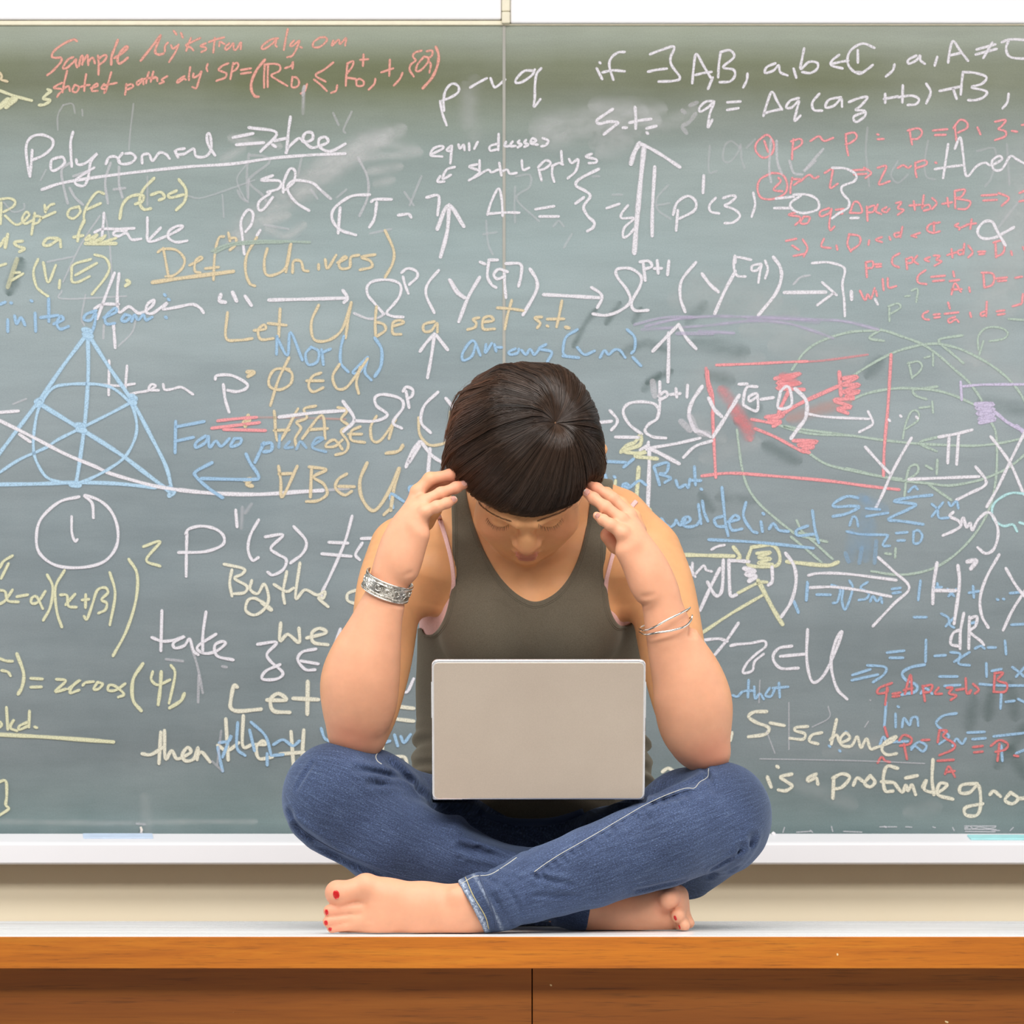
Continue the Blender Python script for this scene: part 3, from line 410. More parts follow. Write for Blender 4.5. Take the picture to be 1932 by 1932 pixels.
b 7: 840,1230 1200,1250 1600,1292; 1560,1550 1550,1670; 1460,1680 1492,1760; 335,950 345,990
@ white chalk letters between the yellow arrows|1120 700 3.864
w 8: 1400,1330 1460,1420 1475,1540 1440,1680 1370,1790; 985,1380 990,1560 1000,1640 1040,1632; 985,1382 1060,1385 1130,1390; 945,1380 940,1560 920,1630 882,1630 830,1540; 920,1440 850,1580 775,1745; 1300,1430 1302,1530 1275,1560
w 6: 720,1400 725,1490 800,1420 820,1450 860,1462; 860,1302 900,1280 952,1270; 700,1430 740,1500
w 11: 1100,1440 1175,1460 1110,1482 1180,1500 1135,1530
@ white underlined chalk word Polynomial, upper left|0 0 4.025
w 6.5: 245,1142 238,1240 228,1340; 228,1340 208,1240 200,1110 240,1042 320,1025 398,1060 395,1120 330,1180 250,1215; 440,1197 392,1220 390,1290 430,1290 490,1240 480,1197 440,1197; 555,1005 537,1080 540,1190 545,1265; 580,1215 590,1250 650,1240 740,1168 690,1230 672,1340 640,1410 582,1402 575,1370 640,1320 715,1275; 805,1245 830,1197 880,1192 910,1230; 930,1165 900,1210 920,1245 990,1240 1030,1200 1000,1167 955,1168; 1080,1240 1082,1182 1130,1172 1160,1222 1210,1162 1260,1172 1287,1205; 1330,1150 1352,1195; 1400,1130 1342,1140 1342,1170 1400,1170 1470,1132 1490,1188 1560,1190 1602,1140 1602,1060 1590,1017 1572,1030 1582,1100 1632,1180
w 7: 320,1440 500,1385 900,1325 1400,1270 1770,1245 2071,1202 2370,1178 2620,1168
@ white chalk double arrow and word tree|440 0 4.025
w 7: 0,1045 150,1015; 25,1100 230,1085; 120,970 330,1010 210,1150; 435,890 420,1000 405,1160; 315,1070 400,1052; 400,1160 430,1110 500,1052 540,1080 600,1060 600,1012 552,1010 532,1060 590,1120 650,1112 720,1080 700,1042 652,1060 660,1120 740,1150 850,1095; 300,1100 322,1115
w 6 .3: 120,1170 105,1300 110,1500; 130,1180 240,1190 270,1240 120,1370 220,1480 250,1530; 35,1450 60,1500 110,1535
@ white chalk SP with big arcs over a smear|440 0 4.025
w 6.5: 300,1335 210,1370 350,1375 350,1430 260,1460; 380,1460 385,1380 430,1285 470,1302 460,1380 400,1440; 300,1500 230,1590 192,1588 200,1530 280,1470; 575,1600 480,1540 420,1460 422,1400 480,1370 600,1390 660,1440; 85,1930 70,1800 60,1680 110,1597 150,1620 140,1700 95,1760; 180,1790 205,1750
w 7 .7: 670,1450 740,1510
w 6 .45: 950,1200 1020,1350 1020,1500 960,1640
w 5 .3: 760,860 800,950; 900,850 840,980 850,1010; 520,1200 490,1340; 590,1440 640,1510; 790,1500 860,1440; 1300,1460 1370,1560; 1430,1340 1340,1560; 1040,1775 1200,1740; 240,1710 420,1740
w 8 .55: 540,660 530,720
w 9 .3 s: 535,700 530,860
@ white chalk capital CT with arrow, centre left|440 0 4.025
w 7: 1035,1480 900,1490 790,1560 750,1622 762,1690 820,1750 930,1785; 812,1580 797,1770; 1050,1532 1080,1515 1200,1515; 1090,1540 1072,1660 1035,1725; 1255,1635 1330,1627 1350,1650; 1470,1500 1560,1490 1552,1632
w 9: 1550,1740 1635,1562 1750,1718; 1640,1560 1625,1760 1575,1950
@ white chalk words equiv classes on the seam|880 0 4.025
w 6: -260,1170 -180,1130 -190,1110 -250,1130 -270,1180 -185,1190; -118,1110 -150,1140 -118,1150; -110,1110 -122,1240; -60,1100 -50,1130 -20,1100 -15,1140; 20,1090 22,1140; 60,1130 85,1080; 245,1020 242,1140; 240,1092 182,1110 182,1145 230,1136; 300,1080 290,1110 330,1110; 350,1077 330,1110 372,1110; 402,1070 390,1085 420,1100 390,1120; 452,1065 440,1085 470,1100 440,1116; 490,1090 530,1070 500,1052 490,1090 540,1100; 580,1050 622,1070 600,1105 570,1112
@ white chalk words of short polys on the seam|880 0 4.025
w 6: -200,1340 -220,1380 -170,1380; -90,1270 -150,1290 -180,1360 -120,1330; 80,1250 20,1267 100,1302 60,1345 20,1370; 100,1220 100,1308; 60,1350 160,1292 190,1310 240,1290; 250,1240 265,1332; 270,1302 310,1290 330,1320 380,1315; 420,1220 430,1290 475,1276; 550,1290 570,1370; 545,1270 600,1220 640,1240 600,1280 560,1292; 655,1260 650,1320 666,1380; 720,1150 726,1240; 650,1262 700,1240 732,1250; 780,1210 800,1240 850,1212 830,1300 770,1355; 950,1170 905,1190 985,1212 980,1236 930,1240
@ white chalk A equals brace across the seam|880 0 4.025
w 6: 160,1630 190,1530 245,1432 268,1520 275,1640; 160,1625 300,1615 400,1617; 525,1590 665,1567; 555,1645 700,1645; 1065,1582 1160,1550; 1225,1562 1180,1620 1180,1658 1270,1660 1200,1730 1190,1800 1230,1788 1290,1720
w 7: 1005,1285 860,1360 832,1410 900,1450 940,1492 890,1570 920,1640 970,1690 960,1730 920,1755; 830,1545 890,1502
w 5 .25: 370,1420 365,1560 370,1690; 375,1340 480,1330 480,1420 380,1510 550,1680; 150,1680 165,1850 200,1932; 130,1780 230,1765; 660,1720 700,1680 740,1720; 800,1780 740,1880; 960,1340 1010,1340; 1110,1480 1180,1480; 1530,1410 1450,1500 1450,1590 1550,1665; 1450,1560 1540,1545
@ tall white chalk arrow with a bar beside it|880 0 4.025
w 11: 1350,1110 1320,1400 1292,1700 1275,1920; 1312,1092 1275,1160 1250,1242
w 8: 1320,1092 1400,1130 1500,1190 1620,1270; 1430,1270 1412,1600 1410,1790
@ white chalk p of z inside brackets, right of the tall arrow|880 0 4.025
w 6.5: 1605,1600 1592,1750; 1570,1630 1600,1540 1680,1490 1740,1530 1730,1600 1620,1660; 1802,1335 1796,1465
@ white chalk word take, left side|0 400 4.025
w 6.5: 790,10 785,90 775,182; 720,155 780,130 880,130 1020,125; 960,142 882,147 862,170 900,185 960,162 1000,210 1070,205; 1120,45 1120,130 1130,225 1250,190 1350,142 1390,110 1340,110 1282,150 1282,200 1340,230 1420,220; 1220,122 1130,215
w 4 .35: 760,30 620,240 480,530; 800,30 830,200 850,500; 1030,830 1000,920 900,1020; 650,630 620,800 640,860; 470,600 480,660 960,640; 360,380 560,340; 100,1460 200,1420
w 5 .4: 790,860 785,960
@ pale yellow chalk words Repr of p(x), left edge|0 0 4.025
y 6: 10,1540 5,1700; 0,1515 70,1507 115,1530 100,1570 30,1610; 40,1640 130,1708 220,1640 200,1612 170,1660 190,1700 250,1672; 265,1620 240,1780; 260,1640 310,1650 290,1690 250,1702; 340,1560 346,1612; 345,1600 380,1560 410,1550; 310,1660 420,1612; 600,1570 532,1590 515,1640 560,1660 610,1612 600,1570; 790,1472 740,1460 680,1530 640,1620 640,1690; 660,1592 765,1545
y 7: 910,1660 930,1560 980,1500 1050,1480 1090,1492 1080,1530 1030,1550; 1170,1355 1090,1440 1060,1530 1090,1590 1145,1585; 1150,1480 1220,1460 1250,1500 1210,1520; 1340,1450 1280,1480 1300,1502 1390,1480; 1360,1365 1412,1440 1402,1530 1340,1595
@ pale yellow chalk words ns a tree, left edge|0 400 4.025
y 7: 0,260 40,200 38,270; 60,170 42,270; 170,222 112,230 130,258 187,280 150,302; 440,202 362,202 330,250 380,252 450,210 462,265; 640,65 602,150 590,220; 560,192 630,180; 680,180 650,212 700,200; 690,202 742,172 682,240 770,200; 800,182 750,240 880,200
y 8: 650,240 880,240
@ pale yellow chalk T equals (V,E), left edge|0 400 4.025
y 6: -10,412 45,395; 105,462 150,460; 90,520 175,470; 290,360 255,450 275,560 320,610 365,640; 330,385 365,535 425,405; 455,520 450,578; 690,360 560,400 545,470 550,530 600,530 680,490; 575,480 735,390; 720,325 800,350 832,420 800,500 700,625
y 10 .6: 130,360 60,570
y 8: 965,520 985,535 955,560
@ white chalk word then over the blue heading, left side|0 400 4.025
w 7: 870,465 810,620 740,810; 720,735 780,702 900,702; 905,470 892,600 902,760 980,720 1060,770 1150,720 1172,670 1122,700 1112,760 1160,770 1240,712 1270,695 1240,738 1350,722 1460,702 1520,730 1545,765; 862,850 868,930 875,1030
@ blue chalk heading finite geom, left edge|0 400 4.025
b 7: 0,702 40,686; 60,820 60,908; 112,790 127,850 160,802 190,858; 267,770 272,905; 84,690 88,692; 237,674 243,678; 370,660 372,832; 310,802 440,786; 410,850 480,820 460,792 432,850 460,890 520,870; 730,750 652,780 642,820 690,820 725,770 720,850 690,930; 790,802 880,762 870,732 802,800 812,850 870,846; 950,780 922,820 960,830 990,792 950,780; 1000,830 1022,782 1050,820 1090,782 1110,820 1155,800; 1258,798 1264,804; 1250,628 1255,634; 1280,664 1285,668
@ white chalk word ther with P, left of the yellow phi|0 400 4.025
w 6: 830,1130 826,1390; 785,1312 910,1320 1022,1305; 965,1170 960,1370 1050,1370 1130,1355 1182,1322 1150,1310 1132,1350 1205,1355; 1240,1310 1252,1350 1310,1345 1380,1332 1465,1385
w 7: 1697,1312 1710,1420 1740,1520; 1635,1270 1650,1242 1760,1242 1870,1300 1870,1340 1800,1365 1730,1355
@ blue chalk triangle with inscribed circle, left edge|0 400 4.025
B 9: 660,930 480,1170 300,1430 120,1670 -30,1870; 680,945 830,1180 1000,1430 1140,1690 1260,1930 1305,2110; 668,940 670,1250 645,1600 600,1932 578,2060; -10,2070 300,2065 560,2055 860,2062 1180,2092
B 7: 655,1305 520,1310 400,1340 300,1480 262,1650 255,1800 280,1900 350,2010 450,2050 570,2060; 660,1305 760,1312 860,1340 960,1420 1015,1500 1040,1640 1010,1760 940,1870 830,1950 700,2020 590,2060; 1000,1445 820,1540 620,1640 440,1730 350,1790 150,1880 -20,1990
B 10: 290,1450 600,1640 900,1830 1100,1980 1300,2130
B 13: 640,895 690,910 640,930 690,945; 280,1440 320,1430 285,1465; 1000,1400 1030,1420 985,1440 1020,1450; 580,1620 640,1625 590,1650 640,1660; 545,2070 600,2075; 1280,2100 1320,2120 1290,2150
@ long white chalk curve through the blue triangle|0 400 4.025
w 8: 0,1585 250,1710 500,1840 720,1932 850,1990 1150,2075 1350,2110
w 9: 1350,2110 1600,2135 1950,2145 2280,2125 2450,2115
w 6 .5: 2450,2115 2650,2100
w 7: 0,1522 140,1512; 150,1690 230,1745
@ orange chalk words Defn (Univers) underlined|0 400 4.025
o 6: 1240,277 1260,380 1280,490; 1200,305 1240,282 1340,290 1402,360 1382,430 1320,482 1260,490; 1440,405 1530,360 1520,342 1482,380 1482,450 1520,460; 1700,187 1662,200 1632,320 1622,515; 1560,430 1660,420; 1735,160 1747,220; 1745,202 1790,200 1790,250 1745,290
o 9: 1160,535 1400,500 1770,452
o 6.5: 1950,195 1875,330 1865,450 1895,540 1935,562; 2030,280 2008,370 2018,470 2085,478 2175,415 2210,245; 2206,250 2188,340 2172,455; 2222,460 2230,375 2285,376 2305,440 2340,450; 2420,400 2420,435; 2470,362 2487,430 2552,330; 2565,385 2632,352 2610,342 2575,390 2590,430 2655,420 2665,345 2725,328; 2848,325 2745,342 2812,372 2822,418 2735,440; 2925,142 2990,292 2980,395 2925,495
@ pale green chalk bar above the word Univers|400 400 3.578
g 6 .8: 0,265 100,222 300,197 500,200 660,205; 20,275 140,225 320,210 480,205
@ white chalk sequence dots, arrow, omega of Y q|400 400 3.578
w 9: 60,560 50,600 88,610; 140,545 165,600
w 8: 225,570 265,630; 385,595 600,590 900,582; 885,532 915,580 892,610; 1605,460 1660,540 1700,580
w 6.5: 1160,690 1100,620 1052,560 1050,500 1100,465 1200,460 1270,490 1270,560 1230,620 1180,680 1220,705 1290,710; 1290,440 1302,490 1325,550; 1280,410 1320,382 1378,400 1385,440 1332,490; 1530,395 1460,480 1445,560 1500,680
w 6 .7: 960,685 1050,720 1120,715 1160,692
@ white chalk Y bracket q and arrow to the second omega|820 400 3.715
w 8: 110,480 150,560 210,600; 315,460 235,600 170,768; 670,402 715,480 710,560 620,720; 765,580 950,590 1150,602
w 7: 320,352 352,365; 380,342 370,450 400,510 430,530; 380,337 440,337; 510,420 450,402 415,440 440,470 490,452; 488,430 492,520 500,600; 500,362 602,367 605,450 588,520; 1100,530 1160,570 1172,610 1140,670; 1110,715 1200,725 1300,692 1370,630 1350,550 1282,460 1272,410 1310,395 1380,400 1445,450 1440,520 1382,630 1402,690 1495,690; 1462,360 1476,480; 1440,350 1500,345 1522,382 1470,402; 1540,397 1590,396; 1560,342 1567,430; 1642,345 1632,440; 1830,355 1732,480 1722,600 1755,700
@ orange chalk words Let U be a|400 400 3.578
o 6.5: 105,680 95,850 180,866 270,855; 285,800 360,790 350,762 312,800 330,860 412,855; 460,655 450,840; 380,752 500,765; 720,630 672,740 682,850 740,875 820,850 885,780 940,612; 940,615 920,720 902,850; 1110,640 1102,740 1105,840; 1105,742 1160,760 1170,800 1112,840; 1220,772 1292,750 1270,732 1222,750 1222,820 1275,826; 1500,740 1432,760 1432,805 1480,802 1518,752 1522,810
@ orange chalk words set s.t.|820 400 3.715
o 6.5: 310,742 270,752 292,780 280,810 232,825; 340,772 410,762 390,732 342,750 342,820 420,820; 540,620 512,720 492,820; 440,672 540,680 620,692; 750,737 702,742 740,780 720,812; 788,798 794,802; 892,625 872,730 855,805; 790,752 905,750
o 8: 920,808 940,814
@ blue chalk word Mor(a)|400 400 3.578
b 6.5: 440,840 436,960; 440,850 510,970 530,812 610,1000; 670,912 632,960 650,1030 710,1012 720,942 670,912; 740,930 752,1030; 742,950 800,926; 890,840 870,920 870,1020 920,1080; 1050,982 952,1080 1000,1080 1050,992 1032,1080 1075,1135
b 7.5: 1100,852 1145,930 1140,1040 1100,1110
@ blue chalk words arrows (hom)|820 400 3.715
b 6.5: 320,1005 270,902 200,982 200,1040 260,1012 285,940; 360,930 355,988 400,922; 420,930 432,980 430,952 470,950; 565,960 522,980 532,1000 580,990 590,962; 610,970 640,1000 670,962 700,1000 740,952; 780,930 732,960 820,982 790,1050; 1000,825 920,880 900,980 920,1012; 900,1010 1010,1022; 1000,950 1050,1000 1120,975; 1160,1020 1190,972 1220,1000 1260,967 1300,972 1335,1020; 1350,825 1402,880 1402,960 1380,990; 1390,1020 1445,1078
@ white chalk up arrow above her head, right of the seam|820 400 3.715
w 8: 1640,850 1640,1000 1635,1190; 1530,975 1620,882 1708,792; 1710,790 1762,880 1830,958
l 6 .5: 1400,790 1600,742 1800,735
l 8 .5: 1700,852 1950,852
@ white chalk up arrow under the word be|400 400 3.578
w 7.5: 1500,840 1480,980 1455,1118; 1405,940 1450,880 1500,825; 1512,830 1590,930
@ orange chalk line phi in U|400 400 3.578
o 6.5: 520,1062 430,1062 387,1120 392,1180 460,1200 530,1160 540,1092 500,1060; 520,985 450,1130 395,1305; 735,1087 680,1110 652,1170 682,1215 750,1187; 640,1140 750,1140; 860,1030 815,1110 842,1190 900,1190 960,1122 1050,992; 1000,1050 975,1150 990,1225
o 9: 240,1080 285,1082 245,1110; 215,1420 255,1402 225,1440; 222,1812 265,1802 235,1838 270,1850; 245,1375 225,1445
@ three red-pink chalk dashes left of the line for all A|400 400 3.578
r 7: 40,1410 180,1395 300,1387; 0,1460 320,1422; 80,1468 360,1476
p 6 .3 s: 300,1387 600,1390 900,1400
@ orange chalk line for all A in U|400 400 3.578
o 6.5: 420,1345 450,1550 580,1330; 420,1475 520,1472; 700,1310 622,1330 640,1390 572,1420 600,1460 562,1530 575,1595; 610,1530 740,1372 765,1530; 660,1470 780,1462; 880,1602 830,1540 780,1560 772,1585 830,1582 880,1540; 850,1320 912,1340 872,1400 920,1442 872,1480 920,1560 900,1620 835,1640; 1000,1450 942,1480 942,1540 1030,1556; 922,1500 1010,1500; 1110,1380 1072,1450 1082,1540 1140,1540 1240,1402; 1230,1402 1195,1530; 1290,1580 1250,1620 1175,1630
o 6.5: 1395,1390 1402,1500 1460,1570 1540,1570 1610,1540; 1610,1350 1606,1450
@ white chalk arrow and omega p behind the words for all A|400 400 3.578
w 8: 455,1385 700,1355 890,1342; 885,1280 960,1400 890,1480; 1580,1260 1650,1345
w 7: 960,1410 1100,1412 1185,1370 1112,1310 1102,1252 1160,1232 1270,1260 1290,1320 1222,1420 1280,1460; 1310,1212 1330,1320; 1290,1210 1312,1182 1355,1200 1350,1242 1322,1260; 1525,1217 1432,1310 1412,1420 1475,1490
@ white chalk up arrow left of her hair|400 400 3.578
w 8: 1472,1600 1455,1800; 1310,1720 1350,1620 1400,1552; 1330,1690 1400,1580; 1412,1552 1480,1640 1550,1690
@ blue chalk words Fano plane with hooked arrow|0 400 4.025
b 7: 1335,1592 1330,1828; 1340,1632 1550,1592; 1330,1742 1470,1712; 1560,1702 1492,1750 1490,1790 1560,1752 1582,1702 1592,1788 1640,1740 1680,1780 1742,1722; 1780,1722 1752,1780 1820,1762 1830,1722 1780,1722
b 8: 2004,1755 1970,1830 1937,1900; 1992,1765 2060,1755 2060,1810 2005,1822
b 6.5 .8: 2125,1700 2118,1788; 2200,1745 2162,1790 2220,1788; 2252,1800 2282,1745 2325,1790; 2385,1765 2455,1722 2400,1722 2375,1790 2475,1822
b 8: 1870,1840 1900,1905 1965,2010 1900,2032 1530,2025; 1610,1905 1490,1970 1490,2010 1580,2095 1690,2170
@ orange chalk line for all B in U|300 880 4.83
o 7: 1090,0 1110,130 1125,280 1260,0; 1095,70 1205,65; 1390,30 1380,280; 1370,5 1525,30 1410,95 1500,160 1532,250 1450,312 1345,320; 1710,70 1632,120 1610,200 1690,262 1755,228; 1640,182 1780,186
o 8: 1896,-30 1832,128 1850,290 1955,405 2075,265 2185,20; 2190,20 2140,210 2112,400
@ blue chalk fragments beside her raised hand|580 840 5.68
b 7: 918,670 890,520 1030,602; 1150,442 1092,450 1110,510 1160,520
o 7: 820,745 890,680; 850,85 980,60 1020,0
@ white chalk circle around a one, left side|0 860 4.025
w 7: 600,312 450,352 312,480 277,620 302,740 420,830 600,850 780,810 880,700 895,560 850,430 760,342 640,302 700,360 710,470
w 6: 545,462 546,580 570,650 588,636
@ white chalk P double prime of z not equal to zero|300 880 4.83
w 7: 255,615 250,800 248,1000; 245,615 275,570 380,545 500,565 580,620 595,690 540,740 400,780 180,785; 700,400 712,550; 908,490 832,630 812,760 852,855 905,832; 970,642 1130,625 1020,742 1080,800 1160,850 1132,940 1040,990 992,965; 1230,550 1340,680 1312,790 1200,880; 1550,692 1720,700; 1485,797 1750,820; 1845,658 1940,655; 1852,700 1792,800 1828,850
w 7: 1760,455 1690,700 1560,1000 1490,1140 1480,1200
w 10 .2 s: 760,380 750,560; 840,350 790,420
@ pale yellow chalk product (x-a)(x+b) squared, left edge|0 860 4.025
y 6.5: 1090,690 1218,652 1112,790 1215,838; 95,760 30,800 0,850; 65,820 10,930; -10,1020 40,1032 60,1100 140,1110; 95,1020 40,1100 -10,1130; 130,1070 210,1056; 345,1030 290,1110 242,1120 242,1082 280,1072 325,1160; 360,905 402,1000 382,1150 330,1248; 490,872 422,1000 432,1180 470,1300; 460,1056 510,1062 520,1140 580,1150; 570,1052 500,1130; 652,1055 650,1152; 625,1095 675,1090; 640,1220 662,1240 702,1130 740,1022 800,1002 820,1040 772,1092 812,1120 800,1170 750,1195; 835,887 875,1050 835,1283
y 7: 980,787 1042,900 1032,1100 960,1330 860,1518
@ pale yellow chalk line equals zeros(4), left side|0 860 4.025
y 6.5: 235,1690 322,1695; 235,1757 315,1755; 430,1697 500,1710 420,1790 500,1772; 520,1770 612,1702 560,1740 532,1800 600,1780; 630,1742 652,1722 710,1715; 742,1720 712,1770 750,1770 780,1732 742,1720; 950,1732 880,1780 822,1780 832,1742 880,1752 942,1810 900,1832; 1160,1640 1150,1700 1200,1740 1290,1702; 1300,1592 1330,1660 1285,1878; 15,1630 60,1642 80,1670; 0,1540 50,1558 95,1560
y 8: 130,1505 180,1650 170,1750 140,1808; 1085,1580 1012,1700 1010,1850 1072,1935; 1225,1642 1217,1770 1202,1888; 1400,1808 1372,1862 1290,1914
@ pale yellow underlined chalk word led and bracket, bottom left|0 1220 4.025
y 6.5: 50,462 60,628; 0,572 15,592 0,612; 75,602 110,552 92,580 82,620 130,640; 225,490 220,610; 215,572 150,602 150,630 215,602; 265,610 280,616
y 9: 0,668 400,690 860,724
y 7: -10,1028 45,1022 52,1130 45,1200 65,1233 -10,1285
@ white chalk word take, lower left|0 860 4.025
w 7: 1230,1177 1222,1480; 1155,1380 1230,1408 1310,1402 1380,1380 1400,1372 1320,1420 1330,1460 1400,1442 1440,1392 1470,1480 1505,1510; 1565,1187 1542,1350 1540,1490; 1640,1355 1500,1450 1550,1500 1640,1485 1710,1430 1690,1410 1632,1440 1650,1520 1770,1550
w 6 .4: 1262,1545 1390,1560; 1510,1670 1505,1870; 1690,1600 1720,1605; 1450,1440 1500,1600 1540,1800
@ cream chalk words By the, left of her arm|300 880 4.83
c 7: 665,945 645,1060 665,1180; 595,892 770,932 760,980 690,1022 800,1090 780,1150 680,1162; 845,1042 832,1120 900,1160 960,1072 1000,1200 960,1300 870,1355 792,1312 810,1222 870,1202 940,1235; 1165,960 1132,1140 1145,1248; 1050,1077 1160,1140 1225,1110; 1285,882 1245,1200 1330,1125 1440,1172 1510,1142 1500,1200 1452,1200 1540,1278; 1790,1130 1722,1160 1720,1222 1790,1252
c 10: 940,1240 1020,1305
@ cream chalk words we, then Let, then the, left of her arm|240 1140 3.331
c 8: 965,120 960,230 1010,190 1080,240 1080,152; 1130,212 1250,180 1210,152 1162,180 1172,240 1260,255
c 9: 690,520 670,512 652,600 652,652 700,672 840,660; 880,602 1000,602 950,562 902,600 920,670 1020,680; 1135,487 1132,690; 1045,592 1200,600
c 8: 620,722 635,978; 570,887 630,920 700,872; 730,702 727,890 790,882 870,880 850,860 812,900 830,970 912,960; 1030,802 1045,1010; 1110,792 1100,950; 960,942 1110,930; 1610,842 1602,930; 1660,962 1740,960 1760,1010; 1690,642 1800,655; 1690,722 1800,735
c 8: 95,940 150,945 225,900; 212,805 200,1000; 235,795 240,970 280,920 310,970 350,960 400,930 380,900 345,950 370,985 420,970 445,900 440,975; 440,950 470,930 520,990
@ white chalk line z in, left of her elbow|240 1140 3.331
w 7: 820,252 940,240 880,310 902,360 978,430 940,470 850,470 872,420 960,380; 1185,282 1102,300 1072,350 1120,410 1180,412; 1092,357 1200,375; 1340,157 1300,270; 1720,540 1760,550 1800,470
@ blue chalk scribbles among the cream words, left of her knee|240 1140 3.331
b 7: 580,870 640,860 650,830 600,960; 570,900 580,960 600,1048; 695,745 690,900 740,950; 780,742 870,830 905,950; 770,792 800,920; 880,940 880,1010; 920,882 980,852 1040,890 1082,860; 920,950 980,945; 1220,782 1240,840 1275,862; 1662,750 1602,890 1560,886 1650,860; 1680,822 1700,890; 1720,832 1740,870 1780,820
@ pale yellow and brown chalk strokes at the left edge under Sample|0 0 4.025
y 7: 0,690 110,730 240,765; 300,800 340,795 382,762 330,750 360,715 388,695 365,682
y 12: 50,810 110,740 75,790 120,750; 0,815 60,760
o 6: 0,555 15,580 10,605 55,620
@ half wiped white chalk letters under Polynomial|0 0 4.025
w 6 .45: 530,1240 470,1290 480,1400 515,1545; 530,1430 570,1500 630,1555; 840,1240 800,1380 820,1545; 905,1270 905,1400 930,1500; 865,1440 950,1430; 560,1340 680,1300
w 4 .25: 480,800 440,880 440,990; 480,800 550,790 570,860; 1015,790 990,1000 980,1140; 625,835 628,880; 1870,1250 1800,1370 1880,1530 1890,1360; 1430,1490 1550,1500 1932,1370; 1690,1480 1700,1650; 1120,1340 1120,1560; 350,1290 310,1370; 30,1540 100,1610 180,1590 185,1550
@ soft wiped chalk clouds on the upper board|440 0 4.025
d 75 .34 s: 60,1780 400,1500 800,1230 1050,1080
d 45 .30 s: 480,1480 700,1330 900,1190 1250,1000; 640,1280 900,1130 1150,1020
d 26 .30 s: 950,1190 1200,1180 1400,1160; 1050,1300 1250,1270; 1100,1390 1190,1370; 280,1750 400,1790 520,1720; 260,1680 400,1640; 0,1050 250,1100 330,1110; -60,1200 60,1130; 1000,1060 1380,1130
@ soft wiped chalk clouds around s.t.|880 0 4.025
d 75 .24 s: 600,960 900,900 1250,860; 640,1040 900,980 1350,930
d 45 .20 s: 1000,1080 1250,1020; 1300,860 1500,950 1700,860; 1000,800 1450,830; 1050,1150 1200,1100
d 50 .10 s: 0,700 60,1000; 60,650 0,900
@ soft wiped chalk haze on the right half|1320 400 3.157
d 160 .15 s: 1932,-250 1800,100 1680,700; 1932,0 1850,400
d 70 .12 s: 0,420 400,520; -100,520 500,600; 500,800 900,860; 1500,900 1932,1000; 0,1000 300,900
d 50 .14 s: 300,700 700,740; 0,1250 100,1330; 60,1450 300,1380
@ darker streaks where the board was rubbed clean|820 400 3.715
k 18 .22 s: 1120,700 1050,790 980,930; 1290,650 1210,770; 1500,1190 1650,1120; 1440,690 1400,760
k 26 .16 s: 1330,980 1480,920 1600,960; 1480,1230 1560,1150
@ darker streaks rubbed clean near the rectangle|1320 400 3.157
k 40 .15 s: 0,780 250,830; 80,980 160,1000; 560,1470 420,1400; 250,1230 330,1180; 1700,1140 1932,1180; 1020,950 1060,900
k 30 .13 s: 20,560 -60,640; 130,1700 300,1720; 20,1700 60,1760
@ dark smudge at the left edge beside T|0 400 4.025
k 34 .30 s: 150,400 110,500 80,580
@ tangled dark streaks at the lower right edge|1250 1100 2.833
k 34 .16 s: 1660,640 1640,760; 1760,570 1740,700; 1860,560 1880,700; 1932,780 1800,960; 1860,900 1932,1020
d 40 .10 s: 900,900 1150,850; 700,1060 1000,1180; 1330,1220 1450,1200
w 3 .35: 520,940 800,945 1100,952 1400,965; 675,640 675,890; 555,790 600,910; 885,660 890,720 800,770; 1080,770 1100,740; 1108,625 1112,628; 520,520 515,640
@ small illegible printed label at the lower right of the board|1380 1500 3.5
w 3 .45: 1540,205 1745,205; 1540,215 1560,215; 1580,212 1600,222 1640,212 1700,220 1742,212; 1540,225 1745,227; 1545,240 1740,243
w 3 .4: 350,215 340,245; 660,208 668,240; 430,245 520,240; 980,210 1090,210; 1150,210 1190,212; 520,232 535,245; 740,240 860,245; 1010,205 1020,215; 1330,210 1345,216; 1460,215 1470,235; 1840,235 1860,215; 1720,232 1770,235
@ dusty white specks along the foot of the board, left|0 1220 4.025
d 16 .16 s: 0,1330 400,1335 900,1340 1400,1330 1932,1330
d 30 .10 s: 1100,1160 1120,1400
w 5 .3: 1040,1345 1100,1350; 1680,640 1650,900; 1610,870 1690,945
'''
CC = {'w': (0.82, 0.79, 0.845), 'p': (0.82, 0.40, 0.33), 'r': (0.88, 0.36, 0.38), 'R': (0.74, 0.22, 0.22), 'y': (0.74, 0.73, 0.50),
      'o': (0.74, 0.62, 0.42), 'b': (0.36, 0.55, 0.76), 'B': (0.46, 0.66, 0.84), 'g': (0.46, 0.56, 0.49), 'l': (0.62, 0.56, 0.74),
      't': (0.50, 0.78, 0.80), 'c': (0.80, 0.77, 0.64), 'd': (0.72, 0.74, 0.74), 'k': (0.075, 0.13, 0.115)}
CN = {'w': 'white', 'p': 'salmon', 'r': 'pink_red', 'R': 'red', 'y': 'pale_yellow', 'o': 'orange_cream', 'b': 'blue', 'B': 'sky_blue',
      'g': 'pale_green', 'l': 'lilac', 't': 'turquoise', 'c': 'cream', 'd': 'dust', 'k': 'clean_board'}
